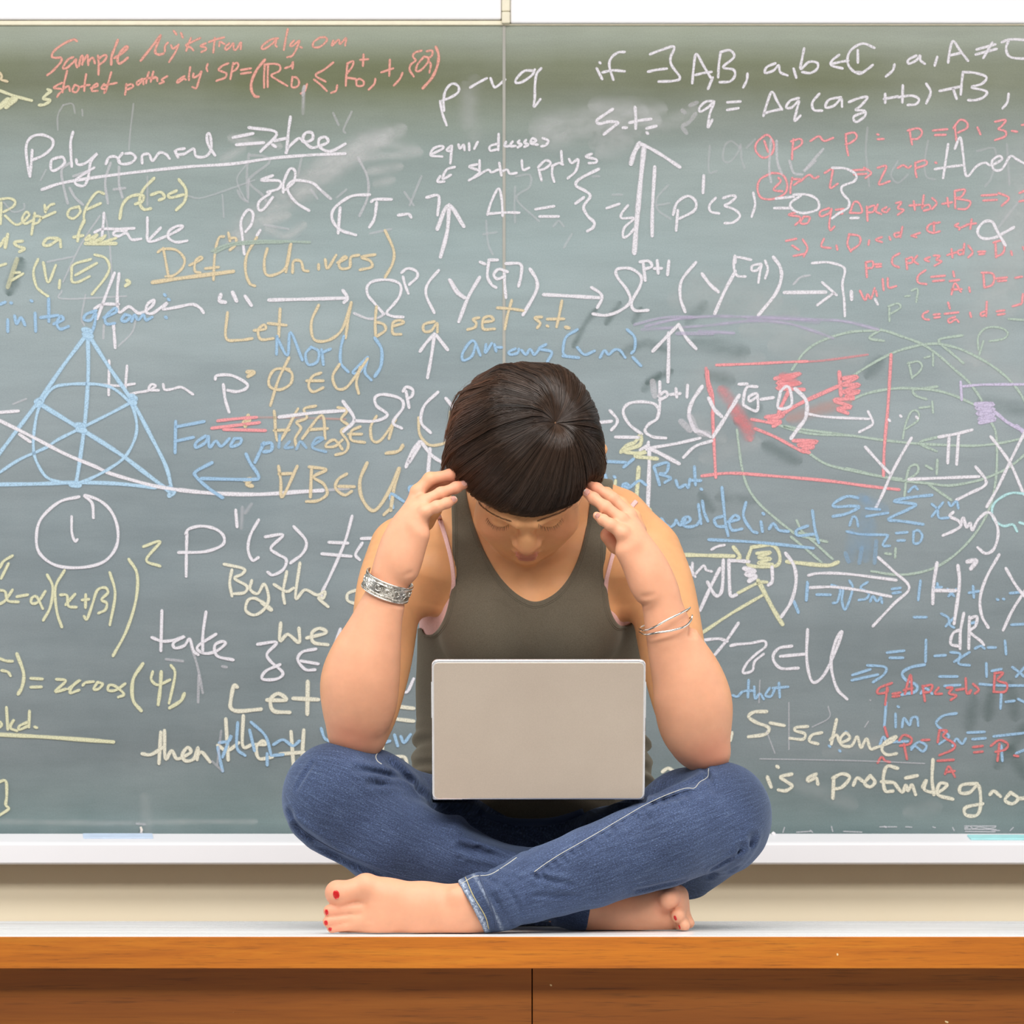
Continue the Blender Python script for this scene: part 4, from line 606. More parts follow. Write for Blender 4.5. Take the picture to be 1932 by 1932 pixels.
def chalk_mat(key, soft):
    m, nt, b = newmat('chalk_%s%s' % (CN[key], '_soft' if soft else ''))
    b.inputs['Base Color'].default_value = (*CC[key], 1); b.inputs['Roughness'].default_value = 0.95
    b.inputs['Specular IOR Level'].default_value = 0.05
    uv = N(nt, 'ShaderNodeUVMap'); uv.uv_map = 'UVMap'
    sp = N(nt, 'ShaderNodeSeparateXYZ'); nt.links.new(uv.outputs[0], sp.inputs[0])
    op = N(nt, 'ShaderNodeAttribute'); op.attribute_name = 'opacity'
    ab = N(nt, 'ShaderNodeMath', operation='ABSOLUTE'); nt.links.new(sp.outputs['Y'], ab.inputs[0])
    e = ramp(nt, ab.outputs[0], [(0.0, 1.0), (0.35, 0.75), (0.7, 0.25), (1.0, 0.0)] if soft else [(0.0, 1.0), (0.55, 0.97), (1.0, 0.12)], 'EASE' if not soft else 'LINEAR')
    if soft: g = ramp(nt, noise(nt, 26, 5, 0.65, stretch=(1, 1, 1.6)), [(0.3, 0.5), (0.62, 1.5)])
    else: g = ramp(nt, noise(nt, 520, 2, 0.6), [(0.30, 0.55), (0.52, 1.0)])
    a = N(nt, 'ShaderNodeMath', operation='MULTIPLY'); nt.links.new(e.outputs[0], a.inputs[0]); nt.links.new(g.outputs[0], a.inputs[1])
    a2 = N(nt, 'ShaderNodeMath', operation='MULTIPLY'); nt.links.new(a.outputs[0], a2.inputs[0]); nt.links.new(op.outputs['Fac'], a2.inputs[1])
    nt.links.new(a2.outputs[0], b.inputs['Alpha'])
    return m
CM = {}
def ribbon(V, F, UV, OP, pts, wpx, op, z, ox, oy, sc, soft):
    pts = [(ox+x/sc, oy+y/sc) for x, y in pts]
    q = np.array(catmull(pts, 7 if len(pts) > 2 else 1), float)
    if len(pts) == 2:
        q = np.array([q[0]*(1-t)+q[1]*t for t in np.linspace(0, 1, 4)])
    # drop duplicates
    d = np.r_[True, np.hypot(*(np.diff(q, axis=0).T)) > 0.15]; q = q[d]
    if len(q) < 2: q = np.array([q[0]-[1, 0], q[0]+[1, 0]])
    tg = np.gradient(q, axis=0); tg /= np.maximum(np.hypot(tg[:, 0], tg[:, 1])[:, None], 1e-6)
    h = wpx/2
    rng = random.Random(int(q[0][0]*7+q[0][1]*13))
    # rounded ends
    ext = []
    for a, w in ((1.0, 0.05), (0.85, 0.52), (0.5, 0.86), (0.0, 1.0)): ext.append((q[0]-tg[0]*h*a*0.9, tg[0], w))
    for i in range(len(q)): ext.append((q[i], tg[i], 1.0+0.10*math.sin(i*0.7+rng.random())+0.08*(rng.random()-.5)))
    for a, w in ((0.0, 1.0), (0.5, 0.86), (0.85, 0.52), (1.0, 0.05)): ext.append((q[-1]+tg[-1]*h*a*0.9, tg[-1], w))
    base = len(V); s = 0; last = None
    for (p, t, w) in ext:
        nrm = np.array([-t[1], t[0]])*h*w
        if last is not None: s += math.hypot(*(p-last))
        last = p
        for sg in (-1, 0, 1):
            r = p+nrm*sg; V.append((bx(r[0]), z, bz(r[1]))); UV.append((s*0.01, float(sg))); OP.append(op)
        z -= 4e-7
    for i in range(len(ext)-1):
        for j in (0, 1):
            a = base+i*3+j; F.append((a, a+3, a+4, a+1))
zc_ = YB-0.0006; zd_ = YB-0.0001
for blk in CHALK.strip().split('@')[1:]:
    lines = blk.strip().split('\n'); lab, par = lines[0].split('|'); ox, oy, sc = map(float, par.split())
    V, F, UV, OP, MI, mats = [], [], [], [], [], []
    for ln in lines[1:]:
        hd, body = ln.split(':', 1); hd = hd.split(); key = hd[0]; w = float(hd[1]); soft = 's' in hd[2:]
        nums = [x for x in hd[2:] if x != 's']; op = float(nums[0]) if nums else 1.0
        mk = key+('s' if soft else '')
        if mk not in CM: CM[mk] = chalk_mat(key, soft)
        if CM[mk] not in mats: mats.append(CM[mk])
        for st in body.split(';'):
            pts = [tuple(map(float, a.split(','))) for a in st.split()]
            n0 = len(F)
            if key in 'dk': zd_ -= 0.000004
            else: zc_ -= 0.0000012
            ribbon(V, F, UV, OP, pts, w, op, zd_ if key in 'dk' else zc_, ox, oy, sc, soft)
            MI += [mats.index(CM[mk])]*(len(F)-n0)
    me = bpy.data.meshes.new('chalk_writing'); me.from_pydata(V, [], F)
    uvl = me.uv_layers.new(name='UVMap'); li = np.zeros(len(me.loops), dtype=np.int32); me.loops.foreach_get('vertex_index', li)
    uvl.data.foreach_set('uv', np.array(UV, dtype=np.float32)[li].ravel())
    at = me.attributes.new('opacity', 'FLOAT', 'POINT'); at.data.foreach_set('value', np.array(OP, dtype=np.float32))
    me.polygons.foreach_set('material_index', MI)
    nm = 'chalk_writing'
    if 'cloud' in lab or 'haze' in lab or 'streak' in lab or 'smudge' in lab or 'specks' in lab: nm = 'chalk_smudge'
    o = obj(nm, me, mats, None, lab); keep(o, board); o['kind'] = 'stuff'
# ---------------------------------------------------------------- implicit-surface modelling
class Field:
    """signed-distance grid, smooth unions of limbs, turned into one mesh with surface nets"""
    def __init__(s, lo, hi, h):
        s.lo = np.array(lo, float); s.h = h
        s.n = [int(math.ceil((hi[i]-lo[i])/h))+1 for i in range(3)]
        s.g = np.full(s.n, 0.5, dtype=np.float32)
    def win(s, lo, hi):
        a = [max(0, int((lo[i]-s.lo[i])/s.h)) for i in range(3)]
        b = [min(s.n[i], int((hi[i]-s.lo[i])/s.h)+2) for i in range(3)]
        if any(b[i] <= a[i] for i in range(3)): return None
        ax = [(s.lo[i]+s.h*np.arange(a[i], b[i])).astype(np.float32) for i in range(3)]
        return tuple(slice(a[i], b[i]) for i in range(3)), np.meshgrid(*ax, indexing='ij', sparse=True)
    def put(s, lo, hi, fn, k, mode='add'):
        w = s.win(lo, hi)
        if w is None: return
        sl, X = w; d = fn(*X).astype(np.float32); g = s.g[sl]
        if mode == 'add':
            if k > 0:
                m = np.maximum(k-np.abs(d-g), 0)/k; s.g[sl] = np.minimum(d, g)-m*m*k*0.25
            else: s.g[sl] = np.minimum(d, g)
        elif mode == 'sub':
            d = -d
            if k > 0:
                m = np.maximum(k-np.abs(d-g), 0)/k; s.g[sl] = np.maximum(d, g)+m*m*k*0.25
            else: s.g[sl] = np.maximum(d, g)
        elif mode == 'disp': s.g[sl] = g+d
    def cap(s, a, b, ra, rb, k=0.01, side=None, flat=1.0, mode='add', ext=0):
        a = np.array(a, float); b = np.array(b, float); ab = b-a; L2 = max(ab@ab, 1e-12)
        m = max(ra, rb)*max(1, 1/flat if flat > 1 else 1)*(max(1, flat))+k+3*s.h
        lo = np.minimum(a, b)-m; hi = np.maximum(a, b)+m
        if side is None:
            def fn(x, y, z):
                px, py, pz = x-a[0], y-a[1], z-a[2]
                t = np.clip((px*ab[0]+py*ab[1]+pz*ab[2])/L2, 0, 1)
                return np.sqrt((px-t*ab[0])**2+(py-t*ab[1])**2+(pz-t*ab[2])**2)-(ra+(rb-ra)*t)
        else:   # flattened along the direction 'side'
            u = np.array(side, float); ax = ab/math.sqrt(L2); u = u-ax*(u@ax); u /= np.linalg.norm(u)
            def fn(x, y, z):
                px, py, pz = x-a[0], y-a[1], z-a[2]
                t = np.clip((px*ab[0]+py*ab[1]+pz*ab[2])/L2, 0, 1)
                qx, qy, qz = px-t*ab[0], py-t*ab[1], pz-t*ab[2]
                c = qx*u[0]+qy*u[1]+qz*u[2]; r = ra+(rb-ra)*t
                q2 = qx*qx+qy*qy+qz*qz-c*c
                l = np.sqrt(q2+(c/flat)**2)+1e-9; g = np.sqrt(q2+(c/flat**2)**2)+1e-9
                return (l-r)*np.minimum(l/g, 1.0 if flat > 1 else 10)
        s.put(lo, hi, fn, k, mode)
    def chain(s, pts, k=0.01, **kw):
        for p, q in zip(pts[:-1], pts[1:]): s.cap(p[0], q[0], p[1], q[1], k, **kw)
    def limb(s, pts, k=0.01, side=None, flat=1.0, n=5):
        """one smooth tapering limb through (point, radius) stations"""
        q = catmull([np.r_[np.array(p, float), r] for p, r in pts], n)
        A = np.array(q); rm = A[:, 3].max()+k+3*s.h; lo = A[:, :3].min(0)-rm; hi = A[:, :3].max(0)+rm
        sd = None if side is None else np.array(side, float)
        def fn(x, y, z):
            best = None
            for a_, b_ in zip(A[:-1], A[1:]):
                a, ab = a_[:3], b_[:3]-a_[:3]; L2 = max(ab@ab, 1e-12)
                px, py, pz = x-a[0], y-a[1], z-a[2]
                t = np.clip((px*ab[0]+py*ab[1]+pz*ab[2])/L2, 0, 1)
                qx, qy, qz = px-t*ab[0], py-t*ab[1], pz-t*ab[2]; r = a_[3]+(b_[3]-a_[3])*t
                d2 = qx*qx+qy*qy+qz*qz
                if sd is not None:
                    ax = ab/math.sqrt(L2); u = sd-ax*(sd@ax); u = u/np.linalg.norm(u)
                    c = qx*u[0]+qy*u[1]+qz*u[2]; d = (np.sqrt(d2-c*c*(1-1/flat**2)+1e-12)-r)*(1-(1-flat)*np.abs(c)/np.sqrt(d2+1e-12))
                else: d = np.sqrt(d2)-r
                d = d.astype(np.float32); best = d if best is None else np.minimum(best, d)
            return best
        s.put(lo, hi, fn, k)
    def ell(s, c, r, k=0.01, R=None, mode='add'):
        c = np.array(c, float); r = np.array(r, float); R = np.eye(3) if R is None else np.array(R, float)
        ext = np.sqrt(((R*r)**2).sum(1))+k+3*s.h
        def fn(x, y, z):
            px, py, pz = x-c[0], y-c[1], z-c[2]
            q = [px*R[0][i]+py*R[1][i]+pz*R[2][i] for i in range(3)]
            k0 = np.sqrt(sum((q[i]/r[i])**2 for i in range(3)))+1e-9
            k1 = np.sqrt(sum((q[i]/r[i]**2)**2 for i in range(3)))+1e-9
            return k0*(k0-1)/k1
        s.put(c-ext, c+ext, fn, k, mode)
    def loft(s, prof, k=0.01, infl=0.0):
        """vertical torso: rows of (z, xc, yc, halfwidth, halfdepth)"""
        p = np.array(sorted(prof), float); z0, z1 = p[0][0], p[-1][0]
        zz = np.linspace(z0, z1, 200)
        def sp(col):   # smooth interpolation
            v = np.interp(zz, p[:, 0], p[:, col]); ker = np.ones(15)/15
            return np.convolve(np.pad(v, 7, mode='edge'), ker, mode='valid')
        T = [sp(i) for i in range(1, 5)]
        m = infl+k+3*s.h
        lo = (min(p[:, 1]-p[:, 3])-m, min(p[:, 2]-p[:, 4])-m, z0-m-0.02); hi = (max(p[:, 1]+p[:, 3])+m, max(p[:, 2]+p[:, 4])+m, z1+m+0.02)
        def fn(x, y, z):
            zf = z.ravel(); xc, yc, w, d = [np.interp(zf, zz, t).astype(np.float32)[None, None, :] for t in T]
            qx, qy = (x-xc)/w, (y-yc)/d; e = 2.3
            l = (np.abs(qx)**e+np.abs(qy)**e)**(1/e)+1e-6
            rad = np.sqrt((x-xc)**2+(y-yc)**2)
            dd = rad*(1-1/l)*0.93
            dz = np.maximum(np.maximum(z0-z, z-z1), 0)
            r = 0.03
            return np.where(dz > 0, np.sqrt(np.maximum(dd+r, 0)**2+dz**2)-r, dd)-infl
        s.put(lo, hi, fn, k)
    def mesh(s):
        g = s.g; sg = g < 0
        nx, ny, nz = s.n
        c = sg[:-1, :-1, :-1].astype(np.int8)
        for d in ((1, 0, 0), (0, 1, 0), (0, 0, 1), (1, 1, 0), (1, 0, 1), (0, 1, 1), (1, 1, 1)):
            c += sg[d[0]:nx-1+d[0], d[1]:ny-1+d[1], d[2]:nz-1+d[2]]
        act = (c > 0) & (c < 8); del c
        idx = np.argwhere(act); ids = np.full(act.shape, -1, dtype=np.int32); ids[act] = np.arange(len(idx)); del act
        pos = np.zeros((len(idx), 3)); cnt = np.zeros(len(idx))
        cor = [(i, j, k) for i in (0, 1) for j in (0, 1) for k in (0, 1)]
        val = {q: g[idx[:, 0]+q[0], idx[:, 1]+q[1], idx[:, 2]+q[2]] for q in cor}
        for q in cor:
            for a in range(3):
                if q[a] == 0:
                    r = list(q); r[a] = 1; r = tuple(r)
                    v0, v1 = val[q], val[r]; m = (v0 < 0) != (v1 < 0)
                    t = v0[m]/(v0[m]-v1[m]); add = np.tile(np.array(q, float), (m.sum(), 1)); add[:, a] += t
                    pos[m] += add; cnt[m] += 1
        V = (idx+pos/cnt[:, None])*s.h+s.lo
        F = []
        for a in range(3):
            b, c = (a+1) % 3, (a+2) % 3
            s0 = [slice(1, -1)]*3; s0[a] = slice(0, -1); s1 = list(s0); s1[a] = slice(1, None)
            A = sg[tuple(s0)]; B = sg[tuple(s1)]; e = np.argwhere(A != B)
            flip = A[tuple(e.T)]; off = np.array([1, 1, 1]); off[a] = 0; e = e+off
            def cell(db, dc):
                q = e.copy(); q[:, b] -= db; q[:, c] -= dc; return ids[q[:, 0], q[:, 1], q[:, 2]]
            f = np.stack([cell(1, 1), cell(0, 1), cell(0, 0), cell(1, 0)], 1)
            f[~flip] = f[~flip][:, ::-1]; F.append(f)
        F = np.concatenate(F); F = F[(F >= 0).all(1)]
        return V, F
def relax(V, F, it=2, lam=0.5, mask=None):
    for _ in range(it):
        acc = np.zeros_like(V); n = np.zeros(len(V))
        for i in range(4):
            a, b = F[:, i], F[:, (i+1) % 4]
            for c in range(3):
                acc[:, c] += np.bincount(a, V[b, c], len(V))+np.bincount(b, V[a, c], len(V))
            n += np.bincount(a, minlength=len(V))+np.bincount(b, minlength=len(V))
        W = acc/np.maximum(n, 1)[:, None]
        l = lam if mask is None else lam*mask[:, None]
        V = V+(W-V)*l
    return V
def npmesh(name, V, F):
    me = bpy.data.meshes.new(name)
    me.vertices.add(len(V)); me.vertices.foreach_set('co', np.ascontiguousarray(V, dtype=np.float32).ravel())
    me.loops.add(len(F)*4); me.loops.foreach_set('vertex_index', np.ascontiguousarray(F, dtype=np.int32).ravel())
    me.polygons.add(len(F)); me.polygons.foreach_set('loop_start', np.arange(0, len(F)*4, 4, dtype=np.int32))
    me.polygons.foreach_set('use_smooth', np.ones(len(F), dtype=bool))
    me.update(calc_edges=True); me.validate(); return me
def bvh(V, F): return BVHTree.FromPolygons([tuple(v) for v in V], [tuple(f) for f in F])
CAMP = Vector((0, CAM_Y, ZC))
def hit(tree, px, py):
    d = (P(px, py, 0)-CAMP).normalized(); r = tree.ray_cast(CAMP, d)
    return (r[0], r[1]) if r[0] is not None else (None, None)
def grad_noise(x, y, z, f, seed):
    """cheap smooth pseudo-noise from sines (wrinkles)"""
    r = np.random.RandomState(seed); o = 0
    for i in range(5):
        w = r.normal(size=3); w /= np.linalg.norm(w); w = w*f*(0.7+0.6*r.rand())
        o = o+np.sin(x*w[0]+y*w[1]+z*w[2]+r.rand()*6.28)
    return o/5
def poly_sd(X, Z, poly):
    """signed distance (negative inside) to a polygon in the x-z plane"""
    p = np.array(poly, float); d = np.full(np.broadcast(X, Z).shape, 1e9, dtype=np.float32); ins = np.zeros(d.shape, bool)
    n = len(p)
    for i in range(n):
        a, b = p[i], p[(i+1) % n]; e = b-a; wx, wz = X-a[0], Z-a[1]
        t = np.clip((wx*e[0]+wz*e[1])/max(e@e, 1e-12), 0, 1)
        d = np.minimum(d, (wx-t*e[0])**2+(wz-t*e[1])**2)
        c = ((a[1] > Z) != (b[1] > Z)) & (X < (b[0]-a[0])*(Z-a[1])/((b[1]-a[1]) if abs(b[1]-a[1]) > 1e-9 else 1e-9)+a[0])
        ins ^= c
    return np.where(ins, -np.sqrt(d), np.sqrt(d))
def laptop_room(F_, g_=0.001):      # cloth and skin give way to the laptop resting on them
    yl_ = -.142; zl_ = P(0, 1509, yl_)[2]; xc_ = P(1016, 0, yl_)[0]; T_ = math.radians(14); c_, s__ = math.cos(T_), math.sin(T_)
    def fb(x, y, z):
        d = np.maximum(np.maximum(np.abs(x-xc_)-.1400-g_, np.maximum(yl_-g_-y, y-(yl_+.207+g_))), np.maximum(zl_-.001-g_-z, z-(zl_+.023+g_)))
        yy = (y-yl_)*c_+(z-zl_)*s__; zz = -(y-yl_)*s__+(z-zl_)*c_
        e = np.maximum(np.maximum(np.abs(x-xc_)-.1400-g_, np.maximum(-g_-yy, yy-.0085-g_)), np.maximum(-.001-g_-zz, zz-.20))
        return np.minimum(d, e)
    F_.put((-.2, -.25, .88), (.25, .1, 1.15), fb, 0.002, 'sub')
# ---------------------------------------------------------------- the woman: one continuous body
person = thing('person', 'barefoot woman in olive tank top and jeans sitting cross-legged, head bowed into both hands', 'person', (0.01, 0.05, 0.75))
def Q(px, py, y): return np.array(P(px, py, y))
# head frame: bowed forward about sixty degrees
HS = 1.03
HC = Q(994, 886, -0.03)
a_ = math.radians(62)
hx = np.array([1, 0, 0.0]); hf = np.array([0, -math.cos(a_), -math.sin(a_)]); hu = np.array([0, -math.sin(a_), math.cos(a_)])
HR = np.stack([hx, hf, hu], 1)            # columns: right, forward, up
def H(x, f, u): return HC+HR@np.array([x, f, u])*HS
def torso_rows(dw=0, dd=0):
    rows = [(985, 1000, .135, .100, .058), (1010, 1000, .125, .128, .070), (1060, 1000, .120, .140, .083), (1130, 1000, .12, .142, .092), (1200, 1000, .135, .136, .096),
            (1300, 1000, .165, .128, .090), (1400, 1000, .180, .128, .092), (1500, 1002, .185, .145, .098), (1600, 1004, .18, .165, .105), (1690, 1004, .18, .165, .10)]
    out = []
    for py, px, y, w, d in rows:
        p = Q(px, py, y); out.append((p[2], p[0], y, w+dw, d+dd))
    return out
def trunk(f, infl=0.0):
    f.loft(torso_rows(), 0.01, infl)
    i = infl
    for s_, xs in ((-1, -1), (1, 1)):
        X = lambda dx: 1000+s_*dx
        f.cap(Q(X(42), 952, .120), Q(X(194), 1018, .105), .036+i, .045+i, 0.03)       # trapezius to shoulder
        f.cap(Q(X(105), 948, .120), Q(X(165), 975, .110), .036+i, .040+i, 0.02)
        f.cap(Q(X(60), 1060, .075), Q(X(190), 1075, .085), .045+i, .045+i, 0.03)      # chest
        f.ell(Q(X(78), 1190, .055), (.062+i, .058+i, .058+i), 0.03)                   # bust
f = Field((-.33, -.265, .742), (.33, .31, 1.475), 0.0019)
trunk(f)
# neck
f.chain([(Q(1000, 1010, .125), .060), (Q(998, 965, .095), .052), (Q(996, 925, .055), .055)], 0.02)
# clavicles and hollow of the throat
for s_ in (-1, 1):
    f.cap(Q(1000+s_*22, 1020, .062), Q(1000+s_*170, 985, .080), .010, .010, 0.018)
# ---- arms (image left arm = her right)
ARM = {}
f.limb([(Q(764, 1042, .088), .0500), (Q(735, 1105, .064), .0440), (Q(726, 1180, .035), .0442), (Q(719, 1255, .006), .0400), (Q(703, 1335, -.022), .0355), (Q(686, 1385, -.040), .0320)], 0.016)
f.limb([(Q(666, 1394, -.046), .0290), (Q(671, 1365, -.056), .0400), (Q(677, 1328, -.068), .0500), (Q(679, 1288, -.078), .0528), (Q(688, 1248, -.086), .0480), (Q(700, 1210, -.092), .0402), (Q(714, 1165, -.098), .0322),
        (Q(731, 1115, -.103), .0265), (Q(738, 1080, -.105), .0262), (Q(753, 1040, -.108), .0282), (Q(768, 1002, -.110), .0258), (Q(784, 972, -.112), .0200)], 0.010, side=(0.15, 1, 0.05), flat=0.82)
f.ell(Q(668, 1392, -.045), (.026, .026, .016), 0.02)
f.limb([(Q(1219, 1048, .088), .0500), (Q(1248, 1108, .064), .0445), (Q(1262, 1190, .033), .0452), (Q(1276, 1268, .004), .0432), (Q(1293, 1340, -.022), .0400), (Q(1314, 1400, -.040), .0345)], 0.016)
f.limb([(Q(1334, 1424, -.046), .0265), (Q(1324, 1402, -.056), .0370), (Q(1313, 1368, -.064), .0482), (Q(1308, 1328, -.072), .0522), (Q(1298, 1284, -.080), .0475), (Q(1280, 1238, -.088), .0395), (Q(1263, 1192, -.096), .0318),
        (Q(1251, 1148, -.102), .0272), (Q(1243, 1112, -.105), .0262), (Q(1224, 1074, -.108), .0270), (Q(1205, 1040, -.110), .0240), (Q(1190, 1010, -.112), .0188)], 0.010, side=(-0.15, 1, 0.05), flat=0.82)
f.ell(Q(1343, 1424, -.045), (.020, .024, .016), 0.02)
# armpit folds
f.cap(Q(815, 1080, .05), Q(800, 1128, .06), .030, .020, 0.03); f.cap(Q(1185, 1080, .05), Q(1190, 1132, .06), .030, .020, 0.03)
# ---- hands
def px(r): return r/1420.0
def hand(wrist, palm, fingers, thumb, side):
    # wrist and palm
    for pts in fingers:
        f.chain(pts[:2], 0.010); f.chain(pts[1:], 0.0030)
        for p in pts[1:-1]: f.ell(p[0], (p[1]*1.02,)*3, 0.004)
    for pts in thumb: f.chain(pts, 0.006)
# image-left hand: ulnar side towards the viewer, fingers leaning on the temple
L_ = lambda a, b, y: Q(a, b, y)
hand(None,
     [(L_(731, 1112, -.103), .0262), (L_(737, 1080, -.105), .0254), (L_(751, 1040, -.108), .0280), (L_(768, 1000, -.110), .0290), (L_(783, 972, -.112), .0230)],
     [[(L_(786, 990, -.126), .0090), (L_(802, 965, -.130), .0083), (L_(824, 956, -.131), .0074), (L_(843, 949, -.126), .0067), (L_(856, 943, -.120), .0055)],
      [(L_(780, 978, -.112), .0100), (L_(800, 946, -.115), .0086), (L_(832, 931, -.113), .0079), (L_(860, 920, -.106), .0071), (L_(879, 913, -.099), .0058)],
      [(L_(772, 966, -.100), .0100), (L_(788, 928, -.100), .0092), (L_(811, 904, -.099), .0086), (L_(849, 897, -.091), .0079), (L_(874, 905, -.083), .0066)],
      [(L_(776, 962, -.086), .0095), (L_(792, 932, -.082), .0085), (L_(817, 916, -.078), .0078), (L_(850, 911, -.070), .0070), (L_(870, 915, -.062), .0062)]],
     [[(L_(752, 1040, -.090), .0150), (L_(780, 1000, -.070), .0130), (L_(803, 985, -.050), .0105), (L_(822, 962, -.040), .0090)]],
     (0.25, 1, 0.1))
f.ell(L_(760, 1058, -.112), (.0175, .016, .026), 0.014)                 # heel of the hand
f.cap(L_(768, 1075, -.114), L_(792, 1010, -.124), .0145, .0130, 0.012)
# image-right hand
hand(None,
     [(L_(1253, 1145, -.103), .0280), (L_(1246, 1110, -.105), .0268), (L_(1230, 1070, -.108), .0272), (L_(1214, 1030, -.110), .0275), (L_(1195, 998, -.112), .0215)],
     [[(L_(1192, 1026, -.126), .0095), (L_(1174, 1006, -.132), .0092), (L_(1152, 990, -.134), .0076), (L_(1138, 981, -.130), .0069), (L_(1126, 973, -.124), .0056)],
      [(L_(1196, 1012, -.114), .0100), (L_(1172, 980, -.119), .0088), (L_(1142, 957, -.118), .0081), (L_(1120, 940, -.112), .0073), (L_(1104, 928, -.104), .0059)],
      [(L_(1202, 1002, -.100), .0100), (L_(1188, 973, -.102), .0089), (L_(1155, 941, -.101), .0081), (L_(1126, 922, -.094), .0073), (L_(1108, 914, -.085), .0060)],
      [(L_(1206, 1000, -.086), .0100), (L_(1196, 975, -.083), .0086), (L_(1172, 950, -.080), .0078), (L_(1145, 930, -.073), .0070), (L_(1125, 922, -.066), .0060)]],
     [[(L_(1226, 1075, -.092), .0155), (L_(1195, 1045, -.083), .0130), (L_(1164, 1026, -.085), .0125), (L_(1148, 1010, -.092), .0112)]],
     (-0.25, 1, 0.1))
f.ell(L_(1214, 1094, -.114), (.0175, .016, .026), 0.014)
f.cap(L_(1225, 1120, -.114), L_(1180, 1040, -.126), .0145, .0135, 0.012)
# creases at the wrists
f.cap(L_(775, 1082, -.130), L_(745, 1096, -.135), .0012, .0008, 0.006, mode='sub')
f.cap(L_(1214, 1127, -.130), L_(1250, 1120, -.136), .0012, .0008, 0.006, mode='sub')
# ---- legs inside the jeans (slim) and feet
f.chain([(Q(930, 1640, .15), .075), (Q(770, 1560, .05), .058), (Q(640, 1510, -.04), .045)], 0.02)
f.chain([(Q(1070, 1640, .15), .075), (Q(1230, 1590, .05), .058), (Q(1358, 1540, -.04), .045)], 0.02)
f.chain([(Q(640, 1515, -.045), .045), (Q(760, 1600, -.05), .042), (Q(920, 1665, -.07), .034), (Q(1100, 1716, -.085), .026)], 0.02)
f.chain([(Q(1358, 1545, -.05), .045), (Q(1240, 1600, -.115), .044), (Q(1080, 1655, -.16), .035), (Q(930, 1706, -.185), .027)], 0.02)
# front foot (toes to the image left), lying on its outer edge
Z0 = 0.7515
f.chain([(Q(930, 1706, -.185), .028), (Q(880, 1714, -.19), .0300)], 0.015)
f.cap(Q(905, 1728, -.185), Q(850, 1726, -.19), .022, .024, 0.012)                           # heel side on the desk
f.chain([(Q(870, 1706, -.19), .026), (Q(800, 1700, -.195), .0225), (Q(735, 1690, -.2), .0200), (Q(694, 1676, -.205), .0185)], 0.012)
f.chain([(Q(870, 1730, -.19), .0215), (Q(790, 1732, -.195), .0205), (Q(715, 1734, -.2), .0190), (Q(668, 1740, -.205), .0120)], 0.018)
f.chain([(Q(820, 1712, -.19), .024), (Q(722, 1706, -.195), .0250)], 0.015)
f.chain([(Q(688, 1674, -.205), .0175), (Q(660, 1682, -.208), .0138), (Q(640, 1686, -.209), .0160), (Q(636, 1684, -.209), .0155)], 0.006)
f.chain([(Q(690, 1714, -.206), .0115), (Q(650, 1716, -.210), .0080), (Q(622, 1719, -.212), .0086)], 0.0015)
f.chain([(Q(685, 1730, -.206), .0100), (Q(650, 1735, -.211), .0070), (Q(620, 1739, -.213), .0078)], 0.0015)
f.chain([(Q(680, 1742, -.206), .010), (Q(650, 1747, -.211), .0068), (Q(626, 1752, -.212), .0062)], 0.0015)
f.chain([(Q(690, 1748, -.20), .009), (Q(660, 1750, -.20), .007), (Q(642, 1751, -.198), .0065)], 0.003)
for a, b_, r in (((706, 1702, -.226), (652, 1707, -.226), .0030), ((700, 1722, -.225), (648, 1726, -.224), .0014), ((698, 1738, -.223), (648, 1743, -.223), .0012)):
    f.cap(Q(*a), Q(*b_), r*.4, r, 0.004, mode='sub')
f.ell(Q(862, 1692, -.212), (.012, .009, .012), 0.010)                                       # ankle bone
# rear foot (toes to the image right)
f.chain([(Q(1110, 1718, -.085), .027), (Q(1165, 1718, -.085), .0250), (Q(1225, 1712, -.085), .0240), (Q(1262, 1700, -.085), .0230)], 0.015)
f.chain([(Q(1120, 1732, -.08), .019), (Q(1200, 1732, -.082), .0180), (Q(1262, 1732, -.084), .0165)], 0.015)
f.cap(Q(1278, 1690, -.07), Q(1284, 1735, -.075), .0150, .0135, 0.01)
f.chain([(Q(1262, 1688, -.090), .015), (Q(1262, 1694, -.108), .0135), (Q(1261, 1697, -.118), .0125)], 0.005)
f.chain([(Q(1278, 1716, -.09), .012), (Q(1279, 1726, -.108), .0092), (Q(1279, 1728, -.114), .0090)], 0.003)
f.chain([(Q(1284, 1736, -.088), .010), (Q(1290, 1744, -.104), .0080), (Q(1291, 1747, -.110), .0078)], 0.003)
f.chain([(Q(1290, 1730, -.075), .010), (Q(1301, 1742, -.088), .0070)], 0.003)
f.chain([(Q(1284, 1744, -.08), .008), (Q(1285, 1752, -.100), .0055)], 0.003)
